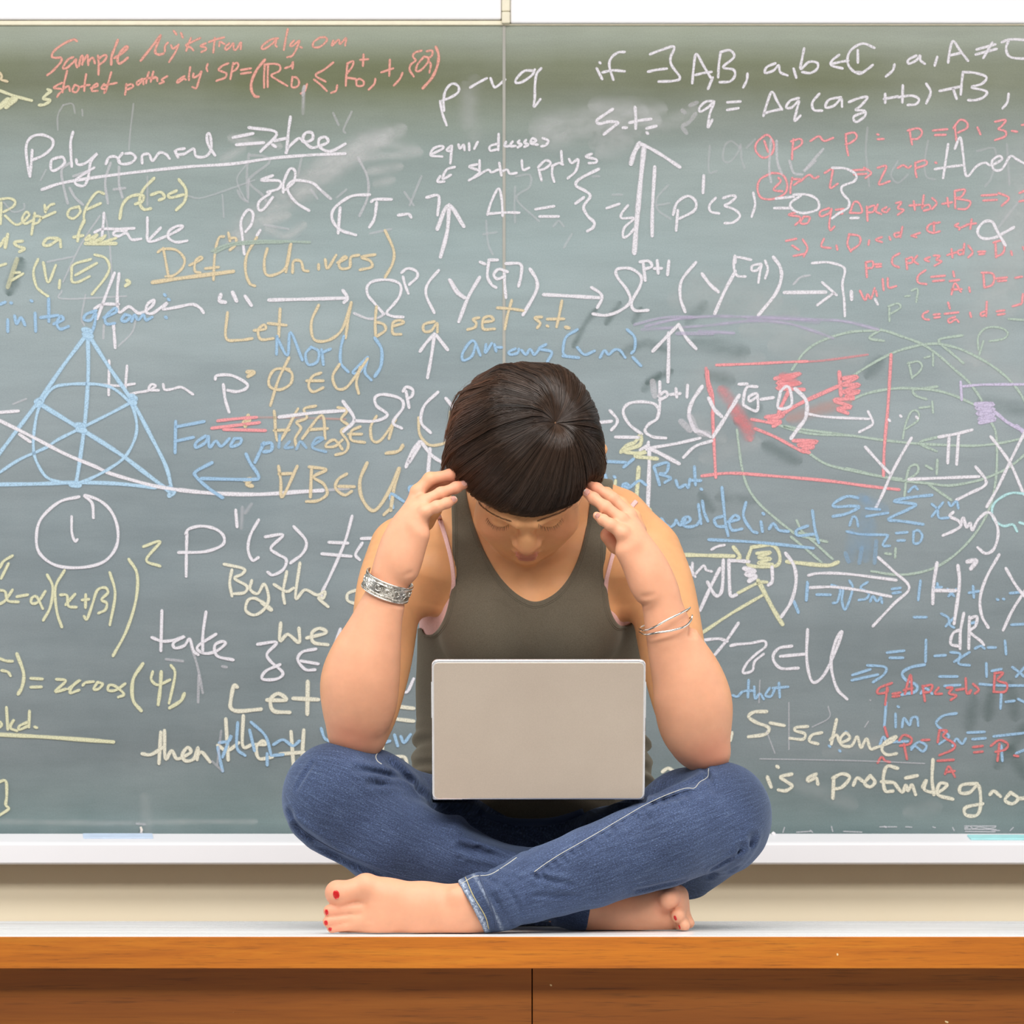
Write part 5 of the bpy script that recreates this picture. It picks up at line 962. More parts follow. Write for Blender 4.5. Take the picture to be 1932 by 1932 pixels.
# ---- head
def he(c, r, k, mode='add', R=None):
    RR = HR if R is None else HR@R
    f.ell(H(*c), np.array(r)*HS, k, RR, mode)
def hc(a, b, ra, rb, k, mode='add'): f.cap(H(*a), H(*b), ra*HS, rb*HS, k, mode=mode)
he((0, -.010, .032), (.073, .090, .078), 0.01)            # cranium
he((0, .020, -.018), (.062, .066, .075), 0.02)            # face block
he((0, .034, -.052), (.047, .041, .040), 0.022)           # jaw
he((0, .073, -.088), (.019, .0165, .014), 0.02)           # chin
for s_ in (-1, 1):
    he((s_*.042, .053, -.036), (.026, .027, .029), 0.022)
    he((s_*.026, .058, -.066), (.023, .022, .023), 0.02)      # cheek
    hc((s_*.012, .090, .014), (s_*.045, .072, .018), .0085, .0075, 0.016)   # brow ridge
    hc((s_*.052, -.005, -.050), (s_*.022, .056, -.082), .013, .0125, 0.02)    # jaw line
    he((s_*.031, .093, -.004), (.0190, .0165, .0140), 0.010, 'sub')    # socket
    he((s_*.0315, .0735, -.0025), (.0150, .0130, .0118), 0.004)     # closed lid over the eyeball
    # ear
    he((s_*.074, -.006, -.002), (.006, .016, .026), 0.006); he((s_*.079, -.008, .012), (.006, .014, .016), 0.005)
    he((s_*.081, -.004, .004), (.004, .008, .012), 0.003, 'sub')
he((.0935, -.022, .014), (.0115, .010, .011), 0.004)
hc((0, .086, .006), (0, .0955, -.020), .0070, .0085, 0.012)      # bridge
hc((0, .0940, -.018), (0, .0975, -.030), .0098, .0125, 0.010)    # tip
for s_ in (-1, 1):
    he((s_*.0135, .0900, -.033), (.0060, .0085, .0070), 0.008)     # wings
    he((s_*.0068, .0965, -.0430), (.0030, .0045, .0028), 0.003, 'sub')   # nostrils
hc((0, .090, -.044), (0, .087, -.055), .007, .008, 0.012)
he((0, .0845, -.0615), (.0190, .0098, .0066), 0.006)
he((-.0075, .0945, -.0595), (.0080, .0032, .0030), 0.003); he((.0075, .0945, -.0595), (.0080, .0032, .0030), 0.003)
he((0, .0930, -.0680), (.0135, .0050, .0042), 0.003)
hc((-.021, .0870, -.0638), (0, .0975, -.0636), .0007, .0009, 0.003, 'sub'); hc((.021, .0870, -.0638), (0, .0975, -.0636), .0007, .0009, 0.003, 'sub')
laptop_room(f, .006)
bodyV, bodyF = f.mesh(); del f
bodyV[:, 2] = np.where(bodyV[:, 2] < Z0, Z0, bodyV[:, 2])
bodyV = relax(bodyV, bodyF, 2, 0.45)
# the skin gives a little under the bracelets
def press(c, ax, ex_, ey_, rx, ry, h0, h1):
    q = bodyV-c; h_ = q@ax; u = q@ex_; v = q@ey_; r_ = np.sqrt((u/rx)**2+(v/ry)**2)
    fall = np.clip(np.minimum(h_-h0, h1-h_)/.006+1, 0, 1); m = (fall > 0) & (r_ > .97) & (r_ < 1.30)
    k = (.97/r_-1)*fall; k = np.where(m, k*np.clip((1.30-r_)/.06, 0, 1), 0)
    bodyV[:] = bodyV+k[:, None]*(u[:, None]*ex_+v[:, None]*ey_)
CUF_C = np.array(P(731, 1105, -.102)); CUF_A = np.array([.35, -.30, .89]); CUF_A /= np.linalg.norm(CUF_A)
CUF_X = np.cross([0, 1.0, 0], CUF_A); CUF_X /= np.linalg.norm(CUF_X); CUF_Y = np.cross(CUF_A, CUF_X)
press(CUF_C, CUF_A, CUF_X, CUF_Y, .0302, .0290, -.012, .012)
bc_ = np.array(P(1256, 1172, -.101))
press(bc_, np.array([0, 0, 1.0]), np.array([1.0, 0, 0]), np.array([0, 1.0, 0]), .0322, .0330, -.019, .019)
body_me = npmesh('body', bodyV, bodyF)
# skin tone: tan arms, pinker hands, feet, elbows, nose and lips
def near(c, r): return np.clip(1-np.linalg.norm(bodyV-np.array(c), axis=1)/r, 0, 1)
def nearH(c, r):
    q = (bodyV-H(*c))@HR; return np.clip(1-np.sqrt((q[:, 0]/r[0])**2+(q[:, 1]/r[1])**2+(q[:, 2]/r[2])**2)/HS, 0, 1)
tan = np.array([0.70, 0.350, 0.160]); pink = np.array([0.71, 0.355, 0.218]); red = np.array([0.70, 0.25, 0.155]); lipc = np.array([0.50, 0.17, 0.12])
col = np.tile(tan, (len(bodyV), 1))
w = np.zeros(len(bodyV))
def nearseg(a, b_, r):
    a, b_ = np.array(a), np.array(b_); ab = b_-a; t = np.clip((bodyV-a)@ab/(ab@ab), 0, 1)
    return np.clip(1-np.linalg.norm(bodyV-a-t[:, None]*ab, axis=1)/r, 0, 1)
for a, b_, r in ((Q(668, 1390, -.08), Q(690, 1260, -.12), .085), (Q(1335, 1420, -.08), Q(1292, 1290, -.12), .085), (Q(690, 1260, -.12), Q(733, 1110, -.13), .080), (Q(733, 1110, -.13), Q(780, 970, -.14), .075), (Q(780, 970, -.13), Q(870, 915, -.11), .06),
                 (Q(1292, 1290, -.12), Q(1255, 1150, -.13), .080), (Q(1255, 1150, -.13), Q(1190, 1000, -.14), .075), (Q(1190, 1000, -.13), Q(1110, 925, -.11), .06)):
    q_ = np.clip(nearseg(a, b_, r)*1.7, 0, 1); w = np.maximum(w, q_*q_*(3-2*q_))
w = np.maximum(w, np.clip((.87-bodyV[:, 2])/.02, 0, 1))
col = col*(1-w[:, None])+pink*w[:, None]
for c, r, s_ in ((Q(660, 1398, -.08), .045, .45), (Q(1345, 1428, -.08), .045, .5), (Q(870, 908, -.10), .03, .55), (Q(1106, 918, -.10), .03, .55), (Q(855, 945, -.12), .02, .3), (Q(1150, 1012, -.10), .026, .6),
                 (Q(635, 1690, -.21), .03, .3), (Q(625, 1735, -.21), .03, .35), (Q(688, 1665, -.2), .02, .3), (Q(1262, 1700, -.11), .03, .4)):
    k = (near(c, r)*1.4).clip(0, 1)*s_; col = col*(1-k[:, None])+red*k[:, None]
for c, r, s_ in (((0, .102, -.034), (.022, .02, .018), .35), ((.045, .07, -.03), (.03, .03, .03), .30), ((-.045, .07, -.03), (.03, .03, .03), .30)):
    k = (nearH(c, r)*1.6).clip(0, 1)*s_; col = col*(1-k[:, None])+red*k[:, None]
k = (np.maximum(np.maximum(nearH((0, .096, -.0680), (.0175, .012, .0060)), nearH((.008, .096, -.0600), (.0130, .012, .0050))), nearH((-.008, .096, -.0600), (.0130, .012, .0050)))*3).clip(0, 1)*.8
col = col*(1-k[:, None])+lipc*k[:, None]
ca = body_me.color_attributes.new('skin', 'FLOAT_COLOR', 'POINT'); ca.data.foreach_set('color', np.c_[col, np.ones(len(col))].astype(np.float32).ravel())
m_skin, nt, b = newmat('skin')
va = N(nt, 'ShaderNodeVertexColor'); va.layer_name = 'skin'
r = ramp(nt, noise(nt, 40, 4, 0.6), [(0.3, 0.95), (0.7, 1.05)])
nt.links.new(mix(nt, 1.0, va.outputs[0], r.outputs[0], 'MULTIPLY'), b.inputs['Base Color'])
b.inputs['Roughness'].default_value = 0.52; b.inputs['Specular IOR Level'].default_value = 0.35
b.inputs['Subsurface Weight'].default_value = 0.22; b.inputs['Subsurface Radius'].default_value = (1.0, 0.35, 0.18); b.inputs['Subsurface Scale'].default_value = 0.006
bump(nt, b, noise(nt, 900, 3, 0.6), 0.10, 0.0004)
body = obj('body', body_me, m_skin); keep(body, person)
body_t = bvh(bodyV, bodyF)
# ---------------------------------------------------------------- jeans
J = Field((-.345, -.262, .7495), (.36, .315, 1.035), 0.0024)
J.ell(Q(1002, 1625, .175), (.165, .115, .118), 0.02)
J.ell(Q(1002, 1580, .175), (.160, .108, .10), 0.02)
J.chain([(Q(935, 1645, .13), .086), (Q(858, 1600, .09), .069), (Q(795, 1562, .06), .0685), (Q(690, 1512, -.01), .069), (Q(640, 1503, -.04), .067)], 0.02)
J.chain([(Q(1072, 1650, .13), .086), (Q(1145, 1630, .09), .070), (Q(1222, 1597, .05), .0675), (Q(1300, 1548, .0), .0665), (Q(1352, 1535, -.035), .065)], 0.02)
J.cap(Q(632, 1502, -.045), Q(636, 1508, -.05), .0672, .0672, 0.02)
J.cap(Q(1362, 1535, -.045), Q(1358, 1542, -.05), .0645, .0645, 0.02)
J.cap(Q(660, 1545, 0), Q(760, 1618, .08), .055, .045, 0.03)
J.cap(Q(1362, 1568, 0), Q(1296, 1640, .085), .058, .042, 0.03)
J.chain([(Q(638, 1512, -.05), .066), (Q(735, 1584, -.052), .0610), (Q(850, 1618, -.06), .0480), (Q(980, 1660, -.068), .0420), (Q(1118, 1718, -.085), .0345)], 0.018)
J.chain([(Q(1355, 1545, -.055), .064), (Q(1250, 1588, -.112), .0600), (Q(1115, 1636, -.150), .0530), (Q(1000, 1676, -.172), .0445), (Q(940, 1700, -.184), .0385), (Q(880, 1716, -.19), .0370)], 0.006)
# turned hems: slightly proud band, cut square, hollowed round the ankle
def half(F_, c, n, rad, sgn=1):
    c = np.array(c); n = np.array(n, float); n /= np.linalg.norm(n)
    def fn(x, y, z): return -((x-c[0])*n[0]+(y-c[1])*n[1]+(z-c[2])*n[2])
    F_.put(c-rad, c+rad, fn, 0.0015, 'sub')
hn = np.array([-.887, -.08, -.46]); hn /= np.linalg.norm(hn)
hcn = Q(888, 1712, -.19)
J.cap(hcn+hn*.010, hcn-hn*.013, .0392, .0396, 0.002)
half(J, hcn+hn*.0, hn, .055)
J.cap(hcn+hn*.02, hcn-hn*.006, .0345, .0330, 0.001, mode='sub')
half(J, Q(1112, 1718, -.085)+np.array([.0, 0, 0]), (1, 0, -.18), .05)
# folds and puckers
def surfQ(px_, py_):
    y = -.1
    for _ in range(3):
        q = Q(px_, py_, y); ix, iz = int(round((q[0]-J.lo[0])/J.h)), int(round((q[2]-J.lo[2])/J.h))
        c = J.g[min(max(ix, 0), J.n[0]-1), :, min(max(iz, 0), J.n[2]-1)] < 0
        if c.any(): y = J.lo[1]+J.h*np.argmax(c)
    return Q(px_, py_, y)
def fold(a, b, r, k=0):
    a, b = surfQ(a[0], a[1]), surfQ(b[0], b[1]); ab = b-a; L2 = ab@ab; sg = r*1.2; A = r*1.5
    def fn(x, y, z):
        px, py, pz = x-a[0], y-a[1], z-a[2]; t0 = (px*ab[0]+py*ab[1]+pz*ab[2])/L2; t = np.clip(t0, 0, 1)
        d = np.sqrt((px-t*ab[0])**2+((py-t*ab[1])*.35)**2+(pz-t*ab[2])**2); w = .35+.65*np.sin(np.pi*np.clip(t*.8+.15, 0, 1))
        return w*A*(np.exp(-(d/sg)**2)-.55*np.exp(-((d-2.3*sg)/sg)**2))
    m = r*9+.02; J.put(np.minimum(a, b)-m, np.maximum(a, b)+m, fn, 0, 'disp')
for a, b, r in (((672, 1452, -.095), (770, 1472, -.045), .0035), ((700, 1478, -.085), (800, 1500, -.03), .0035), ((735, 1440, -.05), (790, 1490, .01), .004),
                ((560, 1560, -.09), (640, 1612, -.10), .004), ((590, 1596, -.08), (720, 1650, -.10), .0035), ((548, 1530, -.08), (566, 1562, -.085), .003),
                ((1240, 1500, -.085), (1335, 1468, -.095), .0035), ((1225, 1520, -.105), (1300, 1496, -.115), .003), ((1330, 1450, -.10), (1345, 1490, -.112), .003),
                ((1420, 1580, -.10), (1375, 1640, -.08), .004), ((1400, 1598, -.10), (1340, 1652, -.09), .0035),
                ((870, 1598, -.10), (960, 1620, -.105), .004), ((890, 1560, .0), (990, 1600, .02), .008), ((930, 1690, -.222), (965, 1745, -.215), .0030),
                ((955, 1672, -.212), (985, 1720, -.215), .0026), ((1010, 1655, -.208), (1075, 1668, -.20), .0025), ((1010, 1690, -.216), (1090, 1690, -.205), .0022), ((1040, 1738, -.19), (1000, 1748, -.195), .003)):
    fold(a, b, r)
SEAM_R = [(1337, 1450), (1335, 1466), (1320, 1476), (1310, 1487), (1291, 1488), (1250, 1503), (1213, 1521), (1175, 1543), (1135, 1567), (1095, 1590), (1058, 1611), (1030, 1629), (1008, 1645)]
for i, (sx_, sy_) in enumerate(catmull(SEAM_R[4:], 2)):
    # small seam puckers just below the stitching
    fold((sx_+2, sy_+6), (sx_+9+3*math.sin(i*1.7), sy_+20+5*math.sin(i*2.1)), .0021)
for a, b in (((905, 1650), (938, 1668)), ((935, 1640), (985, 1662)), ((900, 1600), (1010, 1603)), ((868, 1618), (960, 1640)), ((980, 1748), (1030, 1738)), ((1200, 1680), (1290, 1660)), ((1340, 1640), (1420, 1590)), ((590, 1440), (560, 1490))):
    fold(a, b, .0022)
def jn(x, y, z): return 0.0011*grad_noise(x, y, z, 75, 3)+0.0006*grad_noise(x, y, z, 170, 5)
J.put(J.lo, J.lo+np.array(J.n)*J.h, jn, 0, 'disp')
laptop_room(J, .003)
jV, jF = J.mesh(); del J
jV[:, 2] = np.maximum(jV[:, 2], 0.7508); jV = relax(jV, jF, 2, 0.4)
j_me = npmesh('jeans', jV, jF)
def axis_uv(V, segs):
    best = np.full(len(V), 9.0); out = np.zeros((len(V), 3))
    for off, (a, b) in enumerate(segs):
        a, b = np.array(a), np.array(b); ab = b-a; L = np.linalg.norm(ab); ax = ab/L
        t = np.clip((V-a)@ax, 0, L); q = V-a-t[:, None]*ax; d = np.linalg.norm(q, axis=1)
        u = np.cross(ax, [0, 1, 0]); u /= np.linalg.norm(u); w_ = np.cross(ax, u)
        m = d < best; best[m] = d[m]
        out[m] = np.stack([(V-a)@ax+off*2.0, np.arctan2(q@w_, q@u)*0.055, np.zeros(len(V))], 1)[m]
    return out
uvw = axis_uv(jV, [(Q(630, 1502, -.045), Q(1110, 1710, -.08)), (Q(1362, 1535, -.05), Q(900, 1712, -.19))])
at = j_me.attributes.new('weave', 'FLOAT_VECTOR', 'POINT'); at.data.foreach_set('vector', uvw.astype(np.float32).ravel())
# wear: hem edge bleached and frayed
wear = np.clip(1-np.abs((jV-hcn)@hn+.003)/.0055, 0, 1)*(np.linalg.norm(jV-hcn, axis=1) < .06)
wear += 0.5*np.clip(1-np.abs((jV-hcn)@hn+.022)/.003, 0, 1)*(np.linalg.norm(jV-hcn, axis=1) < .06)
at = j_me.attributes.new('wear', 'FLOAT', 'POINT'); at.data.foreach_set('value', wear.astype(np.float32))
m_denim, nt, b = newmat('blue_denim')
an = N(nt, 'ShaderNodeAttribute'); an.attribute_name = 'weave'
slub = noise(nt, 30, 4, 0.8, vec=an.outputs['Vector'], stretch=(0.9, 15, 1))
spk = noise(nt, 800, 2, 0.7, vec=an.outputs['Vector'], stretch=(0.5, 1.3, 1))
bigv = noise(nt, 9, 3, 0.5)
c_a = ramp(nt, slub, [(0.34, (0.032, 0.046, 0.094)), (0.52, (0.046, 0.067, 0.135)), (0.66, (0.070, 0.100, 0.180)), (0.76, (0.22, 0.28, 0.38))])
c_b = ramp(nt, spk, [(0.36, 0.62), (0.55, 1.0), (0.68, 1.9)])
c_c = mix(nt, 1.0, c_a.outputs[0], c_b.outputs[0], 'MULTIPLY')
c_d = mix(nt, 1.0, c_c, ramp(nt, bigv, [(0.35, 0.86), (0.65, 1.2)]).outputs[0], 'MULTIPLY')
wa = N(nt, 'ShaderNodeAttribute'); wa.attribute_name = 'wear'
wm = N(nt, 'ShaderNodeMath', operation='MULTIPLY'); wm.use_clamp = True
nt.links.new(wa.outputs['Fac'], wm.inputs[0]); nt.links.new(ramp(nt, noise(nt, 300, 4, 0.7), [(0.38, 0.1), (0.6, 1.0)]).outputs[0], wm.inputs[1])
c_e = mix(nt, wm.outputs[0], c_d, (0.50, 0.58, 0.70))
nt.links.new(c_e, b.inputs['Base Color']); b.inputs['Roughness'].default_value = 0.85; b.inputs['Specular IOR Level'].default_value = 0.2
b.inputs['Sheen Weight'].default_value = 0.25; b.inputs['Sheen Roughness'].default_value = 0.5; b.inputs['Sheen Tint'].default_value = (0.6, 0.75, 1, 1)
bump(nt, b, spk, 0.35, 0.0006)
jeans = obj('jeans', j_me, m_denim, None, 'faded blue denim jeans with frayed hems'); keep(jeans, person)
j_t = bvh(jV, jF)
m_thread = flatmat('pale_thread', (0.50, 0.50, 0.46), 0.8); m_thread_d = flatmat('dark_seam', (0.045, 0.065, 0.13), 0.8); m_gold = flatmat('gold_thread', (0.50, 0.42, 0.20), 0.8)
def surf_line(tree, pts, rad, out=0.0, n=8, flat=None):
    res = []
    for p in catmull([(a, b) for a, b in pts], n):
        h_, nr = hit(tree, p[0], p[1])
        if h_ is not None: res.append(h_+nr*out)
    # drop depth jumps
    r2 = [res[0]]
    for q in res[1:]:
        if (q-r2[-1]).length < 0.03: r2.append(q)
    return r2
def line_obj(name, tree, pts, rad, mat, parent, out=0.0, label=None, n=8, flat=None):
    q = surf_line(tree, pts, rad, out, n)
    if len(q) < 3: return None
    bm = bmesh.new(); tube(bm, q, rad, 6, flat=flat); o = obj(name, bm, mat, None, label); keep(o, parent)
    if parent is jeans or parent in (None,): o.matrix_parent_inverse = Matrix.Identity(4); o.parent = parent
    return o
def child(o, parent):    # parent is a body part that itself hangs under person
    o.parent = parent; o.matrix_parent_inverse = (parent.matrix_parent_inverse).inverted() if False else Matrix.Translation((0, 0, 0))
def on(name, bm_or_me, mat, part, label=None):
    """sub-part of a clothing/body part: part has identity local transform, so share its parent inverse"""
    o = obj(name, bm_or_me, mat, None, label); o.parent = part
    return o
bpy.context.view_layer.update()
def seam(name, tree, pts, rad, mat, part, out=0.0, label=None, n=8, flat=None):
    q = surf_line(tree, pts, rad, out, n)
    if len(q) < 3: return
    bm = bmesh.new(); tube(bm, q, rad, 6, flat=flat); return on(name, bm, mat, part, label)
seam('seam', j_t, SEAM_R, .0006, m_thread, jeans, .0001, 'pale stitched inner leg seam')
seam('seam', j_t, [(x+1.5, y+4) for x, y in SEAM_R[3:]], .0007, m_thread_d, jeans, .0)
seam('seam', j_t, [(556, 1556), (572, 1566), (590, 1580), (640, 1607), (700, 1633), (760, 1654), (815, 1666), (850, 1669)], .0010, m_thread_d, jeans, .0002)
seam('seam', j_t, [(712, 1420), (709, 1428), (712, 1436), (720, 1442)], .0008, m_thread, jeans, .0001)
seam('seam', j_t, [(878, 1655), (893, 1690), (915, 1728), (922, 1752)], .0006, m_gold, jeans, .0002, 'gold hem stitching')
seam('seam', j_t, [(904, 1650), (915, 1680), (932, 1725), (936, 1752)], .0010, m_thread_d, jeans, .0003)
seam('seam', j_t, [(870, 1668), (895, 1654), (925, 1650), (955, 1632), (975, 1618)], .0007, m_thread, jeans, .0001)
# waistband, fly and a button in the shade below the laptop
seam('waistband', j_t, [(905, 1535), (950, 1548), (1000, 1552), (1050, 1548), (1100, 1532)], .006, m_denim, jeans, .0, None, 8)
seam('fly_seam', j_t, [(985, 1556), (986, 1575), (988, 1592)], .0012, m_thread_d, jeans, .0002)
# ---------------------------------------------------------------- tank top and camisole
def W2(pts, y=0.06):
    return [(P(a, b, y)[0], P(a, b, y)[2]) for a, b in pts]
SH_L = [(851, 860), (851, 935), (853, 1000), (853, 1060), (852, 1100), (846, 1143), (834, 1176), (816, 1195), (800, 1193), (786, 1180), (700, 1180), (700, 1560)]
SH_R = [(1300, 1560), (1300, 1165), (1203, 1165), (1195, 1171), (1183, 1179), (1166, 1179), (1152, 1156), (1146, 1120), (1143, 1060), (1146, 985), (1157, 918), (1163, 860)]
NECK = [(1117, 860), (1116, 915), (1110, 970), (1098, 1030), (1084, 1070), (1065, 1103), (1040, 1127), (1008, 1138), (975, 1123), (945, 1093), (922, 1057), (905, 1020), (892, 980), (880, 930), (877, 860)]
def shirt_rows(dw=0):
    rows = [(1120, 1000, .125, .152, .090), (1180, 1000, .130, .1535, .095), (1230, 999, .148, .1555, .098), (1290, 1000, .165, .1590, .100), (1350, 1001, .172, .1590, .102), (1400, 1002, .176, .1615, .104), (1450, 1003, .178, .1690, .110), (1490, 1003, .18, .1665, .110), (1560, 1003, .18, .160, .110)]
    return [(Q(px_, py, y)[2], Q(px_, py, y)[0], y, w+dw, d) for py, px_, y, w, d in rows]
def make_top(name, infl, polys, lo, hi, h, loose, label, mat):
    G = Field(lo, hi, h); trunk(G, infl)
    G.loft(shirt_rows(0 if loose else -.002), 0.02)
    if loose:
        def fn(x, y, z):
            side = np.clip((np.abs(x-0.024)-.105)/.05, 0, 1); low = np.clip((1.04-z)/.05, 0, 1)
            ph = np.where(x > 0, 1.3, 0.0)
            big = 0.0042*np.sin(z*190+ph+np.sin(z*67+x*20)*1.6+y*38)+0.0030*np.sin(z*330+y*60+x*40+ph)
            drape = 0.0040*np.exp(-((np.abs(x-.024)-.110-(z-1.06)*.25)/.010)**2)*np.clip((1.11-z)/.03, 0, 1)*np.clip((z-.98)/.03, 0, 1)
            return big*side*low - drape + 0.0006*grad_noise(x, y, z, 60, 9)
        G.put(G.lo, G.lo+np.array(G.n)*G.h, fn, 0, 'disp')
    poly = [q for q in polys]
    G.put(G.lo, G.lo+np.array(G.n)*G.h, lambda x, y, z: -poly_sd(x[:, :, 0], z[0:1, 0, :], poly)[:, None, :], 0.002, 'sub')
    if loose: laptop_room(G, .003)
    V, F = G.mesh(); V = relax(V, F, 2, 0.45)
    me = npmesh(name, V, F); o = obj(name, me, mat, None, label); keep(o, person)
    return o, V, F
m_olive, nt, b = newmat('olive_jersey')
r = ramp(nt, noise(nt, 700, 2, 0.6), [(0.3, (0.105, 0.088, 0.062)), (0.7, (0.140, 0.118, 0.086))])
r2 = ramp(nt, noise(nt, 12, 3), [(0.3, 0.92), (0.7, 1.08)])
nt.links.new(mix(nt, 1.0, r.outputs[0], r2.outputs[0], 'MULTIPLY'), b.inputs['Base Color'])
b.inputs['Roughness'].default_value = 0.9; b.inputs['Specular IOR Level'].default_value = 0.15; b.inputs['Sheen Weight'].default_value = 0.3; b.inputs['Sheen Tint'].default_value = (0.8, 0.78, 0.65, 1)
bump(nt, b, noise(nt, 900, 2, 0.6), 0.25, 0.0005)
top, tV, tF = make_top('tank_top', .0055, W2([tuple(q) for q in catmull(SH_L[:11], 4)]+[SH_L[11]]+[SH_R[0]]+[tuple(q) for q in catmull(SH_R[2:], 4)]+[tuple(q) for q in catmull(NECK, 4)]), (-.17, -.02, .880), (.2, .315, 1.365), .0021, True, 'olive grey-brown ribbed-edge tank top', m_olive)
t_t = bvh(tV, tF)
def off(pts, d):
    out = []
    for i, p in enumerate(pts):
        a = pts[max(i-1, 0)]; c = pts[min(i+1, len(pts)-1)]; tx, ty = c[0]-a[0], c[1]-a[1]; L = math.hypot(tx, ty)
        out.append((p[0]-ty/L*d, p[1]+tx/L*d))
    return out
for d in (6, 9): seam('neck_stitching', t_t, off(NECK[2:-2], -d)[::1], .00045, m_olive, top, .0001, n=10)
for d in (6, 9):
    seam('armhole_stitching', t_t, off(SH_L[1:9], -d), .00045, m_olive, top, .0001, n=10)
    seam('armhole_stitching', t_t, off(SH_R[4:-1], -d), .00045, m_olive, top, .0001, n=10)
m_pink, nt, b = newmat('pink_cotton')
r = ramp(nt, noise(nt, 500, 2), [(0.3, (0.74, 0.44, 0.42)), (0.7, (0.82, 0.53, 0.50))]); nt.links.new(r.outputs[0], b.inputs['Base Color']); b.inputs['Roughness'].default_value = 0.8
bump(nt, b, noise(nt, 60, 3, dist=1.0), 0.3, 0.002)
CAMI = [(780, 1118), (791, 1127), (809, 1144), (832, 1141), (845, 1122), (856, 1095), (900, 1150), (1100, 1150), (1140, 1110), (1150, 1152), (1166, 1162), (1196, 1158), (1215, 1150), (1215, 1300), (780, 1300)]
cami, cV, cF = make_top('camisole', .0028, W2(CAMI), (-.17, -.02, 1.03), (.2, .30, 1.24), .0022, False, 'pale pink camisole worn under the tank top', m_pink)
both = bvh(np.r_[bodyV, cV], np.r_[bodyF, cF+len(bodyV)])
for pts, lb in (([(826, 968), (833, 990), (842, 1020), (849, 1050), (853, 1075), (855, 1100), (853, 1125)], 'pink shoulder strap'),
                ([(1200, 946), (1194, 953), (1185, 966), (1176, 985), (1168, 1010), (1159, 1040), (1151, 1070), (1145, 1095), (1142, 1120)], 'pink shoulder strap')):
    # the strap lies on the shoulder below the raised hand: cast onto torso only
    res = []
    for p in catmull(pts, 6):
        d = (P(p[0], p[1], 0)-CAMP).normalized(); o_ = CAMP+d*5.275   # start behind the hands (y = -0.06)
        r_ = both.ray_cast(o_, d)
        if r_[0] is not None: res.append(r_[0]+r_[1]*.0006)
    res = [q for i, q in enumerate(res) if i == 0 or (q-res[i-1]).length < .03]
    if len(res) > 3:
        bm = bmesh.new(); tube(bm, res, .0033, 8, flat=0.35); on('strap', bm, m_pink, cami, lb)
# ---------------------------------------------------------------- face details, nails
m_lash = flatmat('dark_lash', (0.02, 0.013, 0.01), 0.6); m_brow = flatmat('brown_brow', (0.20, 0.105, 0.055), 0.8)
rg = random.Random(4)
def hairs(name, tree, line, n, length, dirf, rad, mat, label, width=0):
    bm = bmesh.new(); L = catmull(line, 10)
    for i in range(n):
        t = i/(n-1); q = L[int(t*(len(L)-1))]; q = (q[0]+rg.uniform(-.5, .5), q[1]+rg.uniform(-width, width))
        h_, nr = hit(tree, *q)
        if h_ is None: continue
        dx, dz, oy = dirf(t); l = length*rg.uniform(.7, 1.15)
        v = Vector((dx+rg.uniform(-.12, .12), 0, dz+rg.uniform(-.1, .1))).normalized()
        v = (v-nr*v.dot(nr)*(1-oy)).normalized()
        pts = [h_+nr*.0002, h_+v*l*.5+nr*l*oy*.7, h_+v*l+nr*l*oy*.9]
        tube(bm, pts, [rad, rad*.8, rad*.3], 4)
    o = obj(name, bm, mat, None, label); o.parent = body; o['kind'] = 'stuff'
lid_l = [(920, 977), (925, 985), (932, 991), (942, 994), (952, 993), (959, 989)]
lid_r = [(1016, 988), (1024, 993), (1035, 994), (1046, 992), (1054, 985), (1060, 977)]
hairs('eyelashes', body_t, lid_l, 38, .0052, lambda t: (-.9+t*1.1, -1.0, .35), .00014, m_lash, 'dark lashes of the closed eye on the left')
hairs('eyelashes', body_t, lid_r, 38, .0052, lambda t: (-.2+t*1.1, -1.0, .35), .00014, m_lash, 'dark lashes of the closed eye on the right')
hairs('eyebrow', body_t, [(904, 950), (912, 958), (925, 967), (940, 975), (955, 981), (966, 984)], 240, .0042, lambda t: (-1, .55-t*.2, .03), .00011, m_brow, None, 1.5)
hairs('eyebrow', body_t, [(1080, 953), (1070, 960), (1055, 968), (1040, 974), (1025, 979), (1012, 984)], 240, .0042, lambda t: (1, .55-t*.2, .03), .00011, m_brow, None, 1.5)
m_nail = flatmat('nail', (0.84, 0.50, 0.42), 0.3); m_tip = flatmat('nail_tip', (0.92, 0.86, 0.80), 0.3); m_red, nt, b = newmat('red_polish')
b.inputs['Base Color'].default_value = (0.80, 0.030, 0.035, 1); b.inputs['Roughness'].default_value = 0.18; b.inputs['Coat Weight'].default_value = 0.5
r = ramp(nt, noise(nt, 400, 2), [(0.3, (0.74, 0.025, 0.03)), (0.7, (0.84, 0.04, 0.04))]); nt.links.new(r.outputs[0], b.inputs['Base Color'])
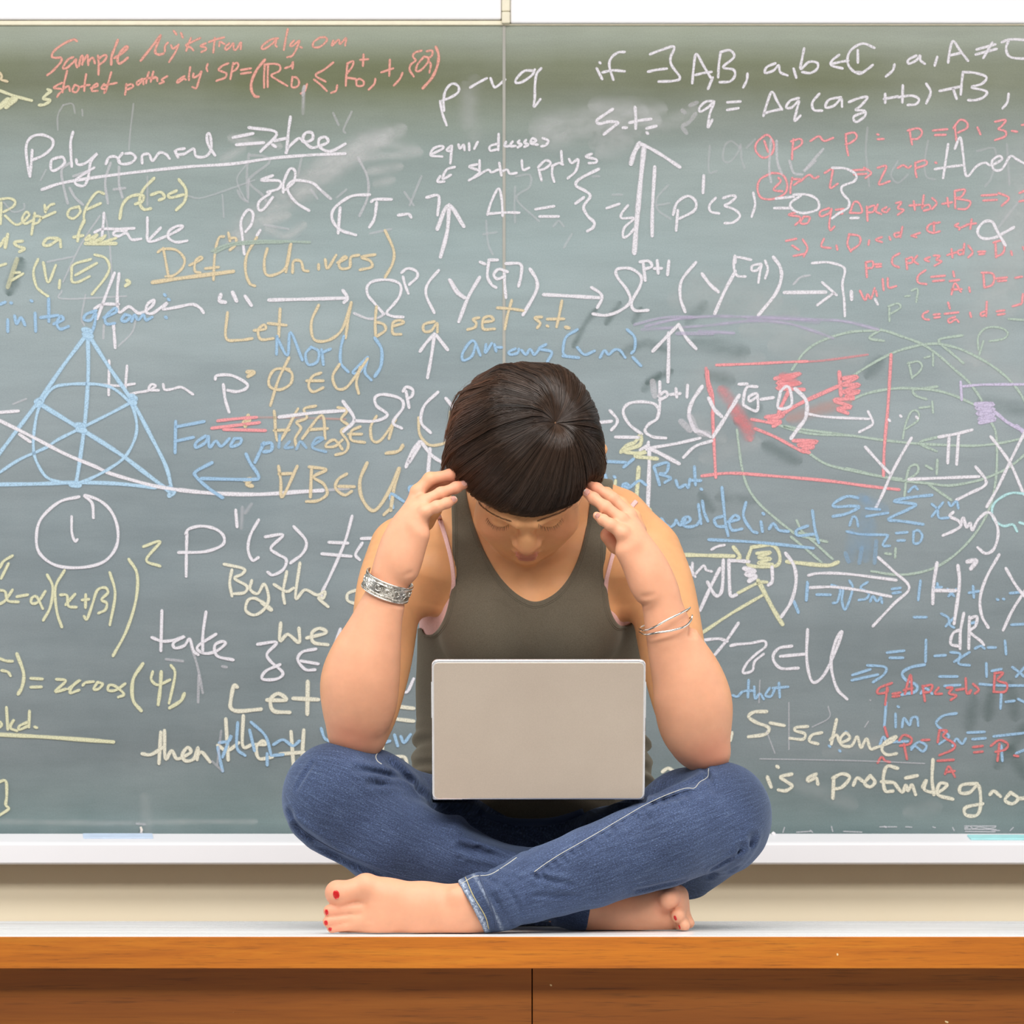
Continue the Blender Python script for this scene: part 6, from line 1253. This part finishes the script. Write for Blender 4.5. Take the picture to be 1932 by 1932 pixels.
def nail(name, px_, py_, ang, ln, wd, mat, label=None, tip=False, lift=0.0002):
    h_, nr = hit(body_t, px_, py_)
    if h_ is None: return
    nr = nr.normalized(); d = Vector((math.cos(ang), 0, math.sin(ang))); d = (d-nr*d.dot(nr)).normalized(); s_ = nr.cross(d)
    bm = bmesh.new(); rows = []
    for i in range(7):
        u = i/6; w_ = wd*(0.80+0.20*math.sin(u*math.pi))*(0.8 if i in (0, 6) else 1)
        row = []
        for j in range(7):
            v = j/3-1; bulge = (1-v*v)*wd*.42+math.sin(u*math.pi)*.0002+lift-wd*.20
            row.append(bm.verts.new(h_+d*((u-.5)*ln-(abs(v)**3)*ln*.10*(1 if u > .5 else -1))+s_*v*w_/1.0+nr*bulge))
        rows.append(row)
    for i in range(6):
        for j in range(6):
            f_ = bm.faces.new((rows[i][j], rows[i][j+1], rows[i+1][j+1], rows[i+1][j])); f_.smooth = True
            if tip and i == 5: f_.material_index = 1
    bmesh.ops.solidify(bm, geom=list(bm.faces), thickness=-.0004)
    o = obj(name, bm, [mat, m_tip], None, label); o.parent = body
R_ = math.radians
nail('fingernail', 877, 911, R_(22), .0105, .0042, m_nail, None, True); nail('fingernail', 856, 941, R_(28), .0092, .0040, m_nail, None, True)
nail('fingernail', 1107, 929, R_(138), .0105, .0044, m_nail, None, True); nail('fingernail', 1127, 973, R_(148), .0092, .0040, m_nail, None, True)
nail('toenail', 634, 1688, R_(100), .0110, .0046, m_red, 'big toenail with red polish'); nail('toenail', 616, 1721, R_(95), .0075, .0030, m_red, 'red-polished toenail')
nail('toenail', 615, 1741, R_(95), .0065, .0028, m_red, 'red-polished toenail'); nail('toenail', 623, 1753, R_(170), .0045, .0026, m_red, 'red-polished toenail')
nail('toenail', 1274, 1732, R_(110), .0068, .0020, m_red, 'red-polished toenail'); nail('toenail', 1282, 1749, R_(120), .0055, .0018, m_red, 'red-polished toenail')
# ---------------------------------------------------------------- hair: cropped bob falling from the crown whorl
hc0 = H(0, -.012, .030); hr0 = np.array([.073, .092, .082])*HS
def wh_dir():
    d = (P(1046, 800, 0)-CAMP).normalized(); r_ = body_t.ray_cast(CAMP, d)[0]
    q = (np.array(r_)-hc0)@HR/hr0; return q/np.linalg.norm(q)
Wd = wh_dir()
fdir = np.array([0, 1, -.15]); Aa = fdir-Wd*(fdir@Wd); Aa /= np.linalg.norm(Aa); Bb = np.cross(Wd, Aa)
if Bb[0] < 0: Bb = -Bb                                   # +B points to the image right
FR = np.array([(820, 915), (850, 905), (872, 912), (886, 930), (905, 950), (940, 966), (975, 975), (1005, 978), (1040, 970), (1070, 958), (1090, 942), (1102, 915), (1122, 910), (1140, 885), (1180, 870)], float)
def thick(u):                                            # hair thickness as a factor on the skull radius
    f_ = np.clip(u[..., 1], -1, 1)
    t = 0.27+0.09*np.abs(u[..., 0])-0.14*np.clip(f_-.35, 0, 1)/.65-.05*np.clip(-f_, 0, 1)
    t = t - 0.07*np.clip(-u[..., 2]-.1, 0, 1)
    t = t+.022*np.sin(u[..., 0]*9+u[..., 2]*5+1)+.018*np.sin(u[..., 1]*11-u[..., 0]*6)
    return t
def hpos(u, lay):
    """unit direction(s) in head space, layer 0..1 -> world"""
    return hc0+(u*(1+thick(u)[..., None]*lay[..., None])*hr0)@HR.T
def udir(phi, psi):
    return np.cos(psi)[..., None]*Wd+np.sin(psi)[..., None]*(np.cos(phi)[..., None]*Aa+np.sin(phi)[..., None]*Bb)
def proj(p): k = FPX/(p[..., 1]-CAM_Y); return 966+p[..., 0]*k, HOR-(p[..., 2]-ZC)*k
NP_ = 360; phis = np.linspace(-math.pi, math.pi, NP_, endpoint=False); ends = np.zeros(NP_)
pss = np.linspace(.15, 2.9, 276)
for i, ph in enumerate(phis):
    u = udir(np.full(len(pss), ph), pss); w_ = hpos(u, np.full(len(pss), .75)); X_, Y_ = proj(w_)
    out = np.zeros(len(pss), bool)
    front = u[:, 1] > -.12
    out |= front & (Y_ > np.interp(X_, FR[:, 0], FR[:, 1]))
    out |= (~front) & (u[:, 2] < -.62)
    k = np.argmax(out) if out.any() else len(pss)-1
    ends[i] = pss[k]
ker = np.ones(7)/7; ends = np.convolve(np.r_[ends[-3:], ends, ends[:3]], ker, 'valid')
def endpsi(phi): return np.interp((phi+math.pi) % (2*math.pi)-math.pi, np.r_[phis, math.pi], np.r_[ends, ends[0]])
rs = np.random.RandomState(7)
# shell below the strands
nu, nv = 120, 44
PH, T = np.meshgrid(np.linspace(-math.pi, math.pi, nu, endpoint=False), np.linspace(0, 1, nv), indexing='ij')
PS = .004+T*(endpsi(PH)*.985-.004)
lay = (1-(1-np.clip(T/.30, 0, 1))**2)**.8*.70*(1-.55*np.clip((T-.86)/.14, 0, 1))
lay = lay*(1+0.05*np.sin(PH*23+np.sin(T*5)*2)+0.04*np.sin(PH*41+T*7))
SV = hpos(udir(PH, PS), lay).reshape(-1, 3)
SF = [(i*nv+j, ((i+1) % nu)*nv+j, ((i+1) % nu)*nv+j+1, i*nv+j+1) for i in range(nu) for j in range(nv-1)]
# clumped strands
NC, NS, SEG = 1500, 16, 13
tt = np.linspace(0, 1, SEG)**1.35
cph = rs.uniform(-math.pi, math.pi, NC); fr = np.abs(cph) < 1.3
cs = rs.uniform(0.0, .60, NC)**1.2; cs[rs.rand(NC) < .45] = 0.01
ce = 1+rs.normal(0, .012, NC)*np.where(np.abs(cph) < .9, 1.0, 2.4); cl = rs.uniform(.70, 1.14, NC)
flick = np.where((cph < -1.15) & (cph > -2.6), rs.uniform(0, 1, NC)**2, np.where(cph > 1.0, rs.uniform(0, .6, NC)**3, 0))
ce = ce*(1-.22*(flick > .35)*rs.rand(NC)); wav = rs.uniform(-.05, .05, NC); wph = rs.uniform(0, 6.28, NC)
allP, allC, allR = [], [], []
dark = np.array([.012, .008, .006]); mid = np.array([.060, .034, .022]); tip = np.array([.24, .09, .04])
for c in range(NC):
    sp = rs.normal(0, .024, NS)*1.0; dl = rs.normal(0, .018, NS)
    PHs = cph[c]+sp[:, None]*(1-.45*tt[None, :])+wav[c]*np.sin(tt*3+wph[c])[None, :]+ rs.normal(0, .01, NS)[:, None]*tt
    swirl = -.26*(1-tt)**3
    PHs = PHs+swirl[None, :]*(.4 if fr[c] else 1)
    e = endpsi(np.full(NS, cph[c])+sp*.5)*ce[c]*(1+rs.normal(0, .008, NS))
    s0 = .010+cs[c]*e*.8; PSs = s0[:, None]+(e-s0)[:, None]*tt[None, :]
    PSs = PSs+(flick[c]*.10*tt**3)[None, :]
    loc = PSs/np.maximum(endpsi(PHs), .3)
    L_y = (1-(1-np.clip(loc/.30, 0, 1))**2)**.8*(cl[c]+dl[:, None])*(1-.45*np.clip((loc-.86)/.16, 0, 1)*(1 if fr[c] else .3))
    L_y = L_y*np.where(tt < .12, .75+.25*tt/.12, 1)[None, :] + (flick[c]*.8*tt**3)[None, :]
    p = hpos(udir(PHs, PSs), L_y); allP.append(p)
    lf = np.clip((-cph[c]-.5)/1.2, 0, 1) if cph[c] < 0 else np.clip((cph[c]-1.4)/2, 0, 1)*.5
    m_ = np.clip((tt-.35)/.65, 0, 1)*lf*rs.uniform(.3, 1)
    bc = dark+(mid-dark)*(rs.rand()*.6+rs.rand(NS)[:, None]*.6)
    allC.append(bc[:, None, :]*(1-m_[None, :, None])+tip*m_[None, :, None])
    allR.append(np.tile(.00027*np.where(tt > .8, 1-.8*(tt-.8)/.2, 1), (NS, 1))*rs.uniform(.7, 1.2, NS)[:, None])
# stray fly-away hairs along the outline
pts_ = np.concatenate(allP); cc_ = np.concatenate(allC); rr_ = np.concatenate(allR)
NF = 160; sel = rs.choice(len(pts_), NF, replace=False); fl = pts_[sel].copy(); dirn = (fl-hc0)/np.linalg.norm(fl-hc0, axis=2, keepdims=True)
fl += dirn*(tt**2*1.0)[None, :, None]*rs.uniform(.002, .009, NF)[:, None, None]
pts_ = np.concatenate([pts_, fl]); cc_ = np.concatenate([cc_, cc_[sel]]); rr_ = np.concatenate([rr_, rr_[sel]*.5])
ns = len(pts_); tg = np.gradient(pts_, axis=1); tg /= np.linalg.norm(tg, axis=2, keepdims=True)+1e-9
rad_ = pts_-hc0; sd = np.cross(tg, rad_); sd /= np.linalg.norm(sd, axis=2, keepdims=True)+1e-9; up = np.cross(sd, tg)
ring = [pts_+(sd*math.cos(a)+up*math.sin(a))*rr_[..., None] for a in (math.pi/2, math.pi*7/6, math.pi*11/6)]
HV = np.stack(ring, 2).reshape(-1, 3)                    # strand, seg, 3
i0 = (np.arange(ns)[:, None]*SEG+np.arange(SEG-1)[None, :]).ravel()*3
HF = np.concatenate([np.stack([i0+a, i0+b_, i0+3+b_, i0+3+a], 1) for a, b_ in ((0, 1), (1, 2), (2, 0))])
V = np.r_[SV, HV]; F = np.r_[np.array(SF), HF+len(SV)]
hair_me = npmesh('hair', V, F)
scol = np.where((T.ravel() < .025)[:, None], np.array([.42, .24, .15]), dark*.7)
hcol = np.r_[np.c_[scol, np.ones(len(SV))], np.c_[np.repeat(cc_.reshape(-1, 3), 3, 0), np.ones(ns*SEG*3)]]
ca = hair_me.color_attributes.new('strand', 'FLOAT_COLOR', 'POINT'); ca.data.foreach_set('color', hcol.astype(np.float32).ravel())
m_hair, nt, b = newmat('dark_brown_hair')
va = N(nt, 'ShaderNodeVertexColor'); va.layer_name = 'strand'; nt.links.new(va.outputs[0], b.inputs['Base Color'])
b.inputs['Roughness'].default_value = 0.34; b.inputs['Specular IOR Level'].default_value = 0.42
hair = obj('hair', hair_me, m_hair, None, 'short dark brown hair with a straight fringe and reddish ends'); keep(hair, person); hair['kind'] = 'stuff'
# ---------------------------------------------------------------- laptop on her lap
yl = -.142; zl = P(0, 1509, yl)[2]
lap = thing('laptop', 'silver laptop seen from behind, open on the seated woman\'s lap', 'laptop', (P(1016, 0, yl)[0], yl, zl))
LX = lap.location.x; lw = 0.2785; lh = 0.1875
m_alu, nt, b = newmat('brushed_silver')
r = ramp(nt, noise(nt, 9, 4, 0.6), [(0.3, (0.56, 0.475, 0.40)), (0.7, (0.60, 0.515, 0.435))]); r2 = ramp(nt, noise(nt, 600, 2), [(0.3, 0.97), (0.7, 1.03)])
nt.links.new(mix(nt, 1.0, r.outputs[0], r2.outputs[0], 'MULTIPLY'), b.inputs['Base Color']); b.inputs['Metallic'].default_value = 0.55; b.inputs['Roughness'].default_value = 0.42
m_rim = flatmat('bright_silver_rim', (0.80, 0.80, 0.82), 0.25, 0.7); m_dark = flatmat('dark_screen', (0.02, 0.02, 0.025), 0.15); m_key = flatmat('pale_key', (0.60, 0.60, 0.60), 0.5)
def rounded(bm, w, h, t, r, bev):
    """upright slab, width x, height z, thickness y"""
    pts = []
    for cx_, cz_, a0 in ((w/2-r, r, -90), (w/2-r, h-r, 0), (-w/2+r, h-r, 90), (-w/2+r, r, 180)):
        for i in range(7):
            a = math.radians(a0+i*15); pts.append((cx_+r*math.cos(a), cz_+r*math.sin(a)))
    f0 = [bm.verts.new((x, 0, z)) for x, z in pts]; f1 = [bm.verts.new((x, t, z)) for x, z in pts]; n = len(pts)
    fa = bm.faces.new(f0[::-1]); fb = bm.faces.new(f1)
    for i in range(n): bm.faces.new((f0[i], f0[(i+1) % n], f1[(i+1) % n], f1[i]))
    bmesh.ops.recalc_face_normals(bm, faces=bm.faces)
    ed = [e for e in bm.edges if (e.verts[0].co.y == e.verts[1].co.y)]
    bmesh.ops.bevel(bm, geom=ed, offset=bev, segments=3, affect='EDGES', profile=0.5)
TL = math.radians(14)      # lid leans towards the viewer at its top
lidM = Matrix.Rotation(TL, 4, 'X')
def lpart(name, build, mat, M, parent=lap, label=None):
    bm = bmesh.new(); build(bm); bmesh.ops.transform(bm, matrix=M, verts=bm.verts)
    for f_ in bm.faces: f_.smooth = len(f_.verts) < 8 and f_.calc_area() < 4e-5
    o = obj(name, bm, mat, None, label); o.parent = parent; return o
lid = lpart('lid', lambda bm: rounded(bm, lw, lh, .0070, .0075, .0022), m_rim, lidM, label='silver lid seen from outside')
lpart('lid_panel', lambda bm: rounded(bm, lw-.0055, lh-.0060, .0012, .0060, .0004), m_alu, lidM@Matrix.Translation((0, -.0005, .0022)), lid, 'warm grey brushed metal back of the lid')
lpart('screen', lambda bm: rounded(bm, lw-.03, lh-.03, .0008, .002, .0002), m_dark, lidM@Matrix.Translation((0, .0066, .016)), lid)
for sx_ in (-1, 1): lpart('side_slot', lambda bm: box(bm, sx_*(lw/2+.0002)-.0006, sx_*(lw/2+.0002)+.0006, .0025, .0045, lh-.078, lh-.030, .0004), m_key, lidM, lid)
baseM = Matrix.Translation((0, .006+.198, -.0012))@Matrix.Rotation(math.radians(90), 4, 'X')
base = lpart('base', lambda bm: rounded(bm, lw, .195, .020, .0075, .002), m_rim, Matrix(((1, 0, 0, 0), (0, 0, 1, .0105), (0, -1, 0, .0200), (0, 0, 0, 1))), label='silver keyboard base hidden behind the lid')
for o_ in (base,):
    me_ = o_.data; bm = bmesh.new(); bm.from_mesh(me_); bmesh.ops.recalc_face_normals(bm, faces=bm.faces); bm.to_mesh(me_); bm.free()
zt = max(v.co.z for v in base.data.vertices)
def keys(bm):
    for r_i in range(5):
        for c_i in range(14): box(bm, -.125+c_i*.0180, -.125+c_i*.0180+.0155, .032+r_i*.0185, .032+r_i*.0185+.0155, zt-.0002, zt+.0016, .0006, 1)
k_ = lpart('keys', keys, m_key, Matrix.Identity(4), base); k_['kind'] = 'stuff'
lpart('touchpad', lambda bm: box(bm, -.035, .035, .135, .180, zt-.0002, zt+.0004, .0002, 1), m_alu, Matrix.Identity(4), base)
lpart('hinge', lambda bm: tube(bm, [(-.10, .0085, .004), (.10, .0085, .004)], .0042, 12), m_dark, Matrix.Identity(4))
# ---------------------------------------------------------------- jewellery
m_silver, nt, b = newmat('old_silver')
vo = N(nt, 'ShaderNodeTexVoronoi'); vo.inputs['Scale'].default_value = 260
r = ramp(nt, noise(nt, 260, 3, 0.6), [(0.35, (0.16, 0.145, 0.12)), (0.55, (0.72, 0.70, 0.65)), (0.8, (0.9, 0.88, 0.84))]); nt.links.new(r.outputs[0], b.inputs['Base Color'])
b.inputs['Metallic'].default_value = 0.9; b.inputs['Roughness'].default_value = 0.28; bump(nt, b, noise(nt, 300, 3), 0.5, 0.0008)
m_shine = flatmat('polished_silver', (0.82, 0.79, 0.74), 0.14, 1.0)
cc = np.array(P(731, 1105, -.102)); ca_ = np.array([.35, -.30, .89]); ca_ /= np.linalg.norm(ca_)
ex = np.cross([0, 1.0, 0], ca_); ex /= np.linalg.norm(ex); ey = np.cross(ca_, ex)
cuff = thing('cuff_bracelet', 'wide engraved silver cuff bracelet on the wrist at the left', 'bracelet', tuple(cc-ca_*.012))
def ringpt(a, h_, r_): return Vector(cc+ex*math.cos(a)*(.0312+r_)+ey*math.sin(a)*(.0300+r_)+ca_*h_)
def arc(h_, r_, n=90, a0=-200, a1=110): return [ringpt(math.radians(a0+(a1-a0)*i/n), h_, r_) for i in range(n+1)]
bm = bmesh.new(); prev = None; NA = 90; prof = [(-.0098, 0), (-.0098, .0010), (-.0050, .0013), (0, .0016), (.0050, .0013), (.0098, .0010), (.0098, 0)]
for i in range(NA+1):
    a = math.radians(-200+310*i/NA); row = [bm.verts.new(ringpt(a, h_, r_)) for h_, r_ in prof]
    if prev:
        for j in range(len(prof)):
            f_ = bm.faces.new((prev[j], prev[(j+1) % len(prof)], row[(j+1) % len(prof)], row[j])); f_.smooth = True
    prev = row
bmesh.ops.recalc_face_normals(bm, faces=bm.faces)
o = obj('band', bm, m_silver); keep(o, cuff)
for h_, rr in ((-.0108, .0011), (.0108, .0011), (-.0066, .0005), (.0066, .0005)):
    bm = bmesh.new(); tube(bm, arc(h_, .0009), rr, 7); o = obj('rim_wire', bm, m_shine); keep(o, cuff)
bm = bmesh.new()
for h_ in (-.0087, .0087):
    for i in range(110):
        a = math.radians(-198+306*i/110); bmesh.ops.create_icosphere(bm, subdivisions=1, radius=.00075, matrix=Matrix.Translation(ringpt(a, h_, .0013)))
o = obj('beading', bm, m_shine); keep(o, cuff); o['kind'] = 'stuff'
for i in range(9):                                       # scrolls and a rosette on the band
    a_c = math.radians(-178+i*24); bm = bmesh.new(); pts = []
    sg = 1 if i % 2 else -1
    for k in range(22):
        t = k/21; rr = .0052*(1-t*.75); th = t*8.2*sg; pts.append(ringpt(a_c+(rr*math.cos(th)+(t-.5)*.006)/.031, rr*math.sin(th)*1.0, .0017))
    tube(bm, pts, .0005, 5); o = obj('scroll', bm, m_shine); keep(o, cuff)
# twin-wire bangle
cb = np.array(P(1256, 1172, -.101))
bang = thing('wire_bangle', 'thin double-wire silver bangle on the forearm at the right', 'bracelet', tuple(cb))
def wire(line, zoff, name):
    L = catmull(line, 8); xs = [P(a, b_, -.13)[0] for a, b_ in L]; x0, x1 = min(xs), max(xs); cx_ = (x0+x1)/2; rx = (x1-x0)/2+.0012
    pts = []
    for (a, b_) in L:
        q = P(a, b_, -.13); s_ = max(0, 1-((q.x-cx_)/rx)**2); y_ = cb[1]-math.sqrt(s_)*.0355
        q = P(a, b_, y_); pts.append(q)
    back = []
    A, B_ = pts[-1], pts[0]
    for i in range(1, 16):
        th = math.pi*i/16; x_ = cx_+rx*math.cos(th); back.append(Vector((x_, cb[1]+.0335*math.sin(th), A.z+(B_.z-A.z)*i/16)))
    bm = bmesh.new(); n = len(pts); rad = [.0011+.0005*math.sin(math.pi*min(1, i/n)) for i in range(n)]+[.0011]*15
    tube(bm, pts+back, rad, 10, closed=True); o = obj(name, bm, m_shine); keep(o, bang)
wire([(1209, 1187), (1217, 1189), (1235, 1183), (1258, 1170), (1280, 1159), (1297, 1150), (1302, 1146)], 0, 'wire')
wire([(1209, 1193), (1219, 1197), (1245, 1193), (1270, 1189), (1292, 1182), (1303, 1171), (1306, 1161)], 0, 'wire')
tc_ = P(1262, 1692, -.104)
tr = thing('toe_ring', 'hair-thin silver ring on the big toe at the right', 'ring', tuple(tc_))
bm = bmesh.new(); pts = [tc_+Vector((math.cos(2*math.pi*i/32)*.0140, .004*math.sin(2*math.pi*i/32), math.sin(2*math.pi*i/32)*.0140)) for i in range(32)]
tube(bm, pts, .0005, 6, closed=True); o = obj('hoop', bm, m_shine); keep(o, tr)
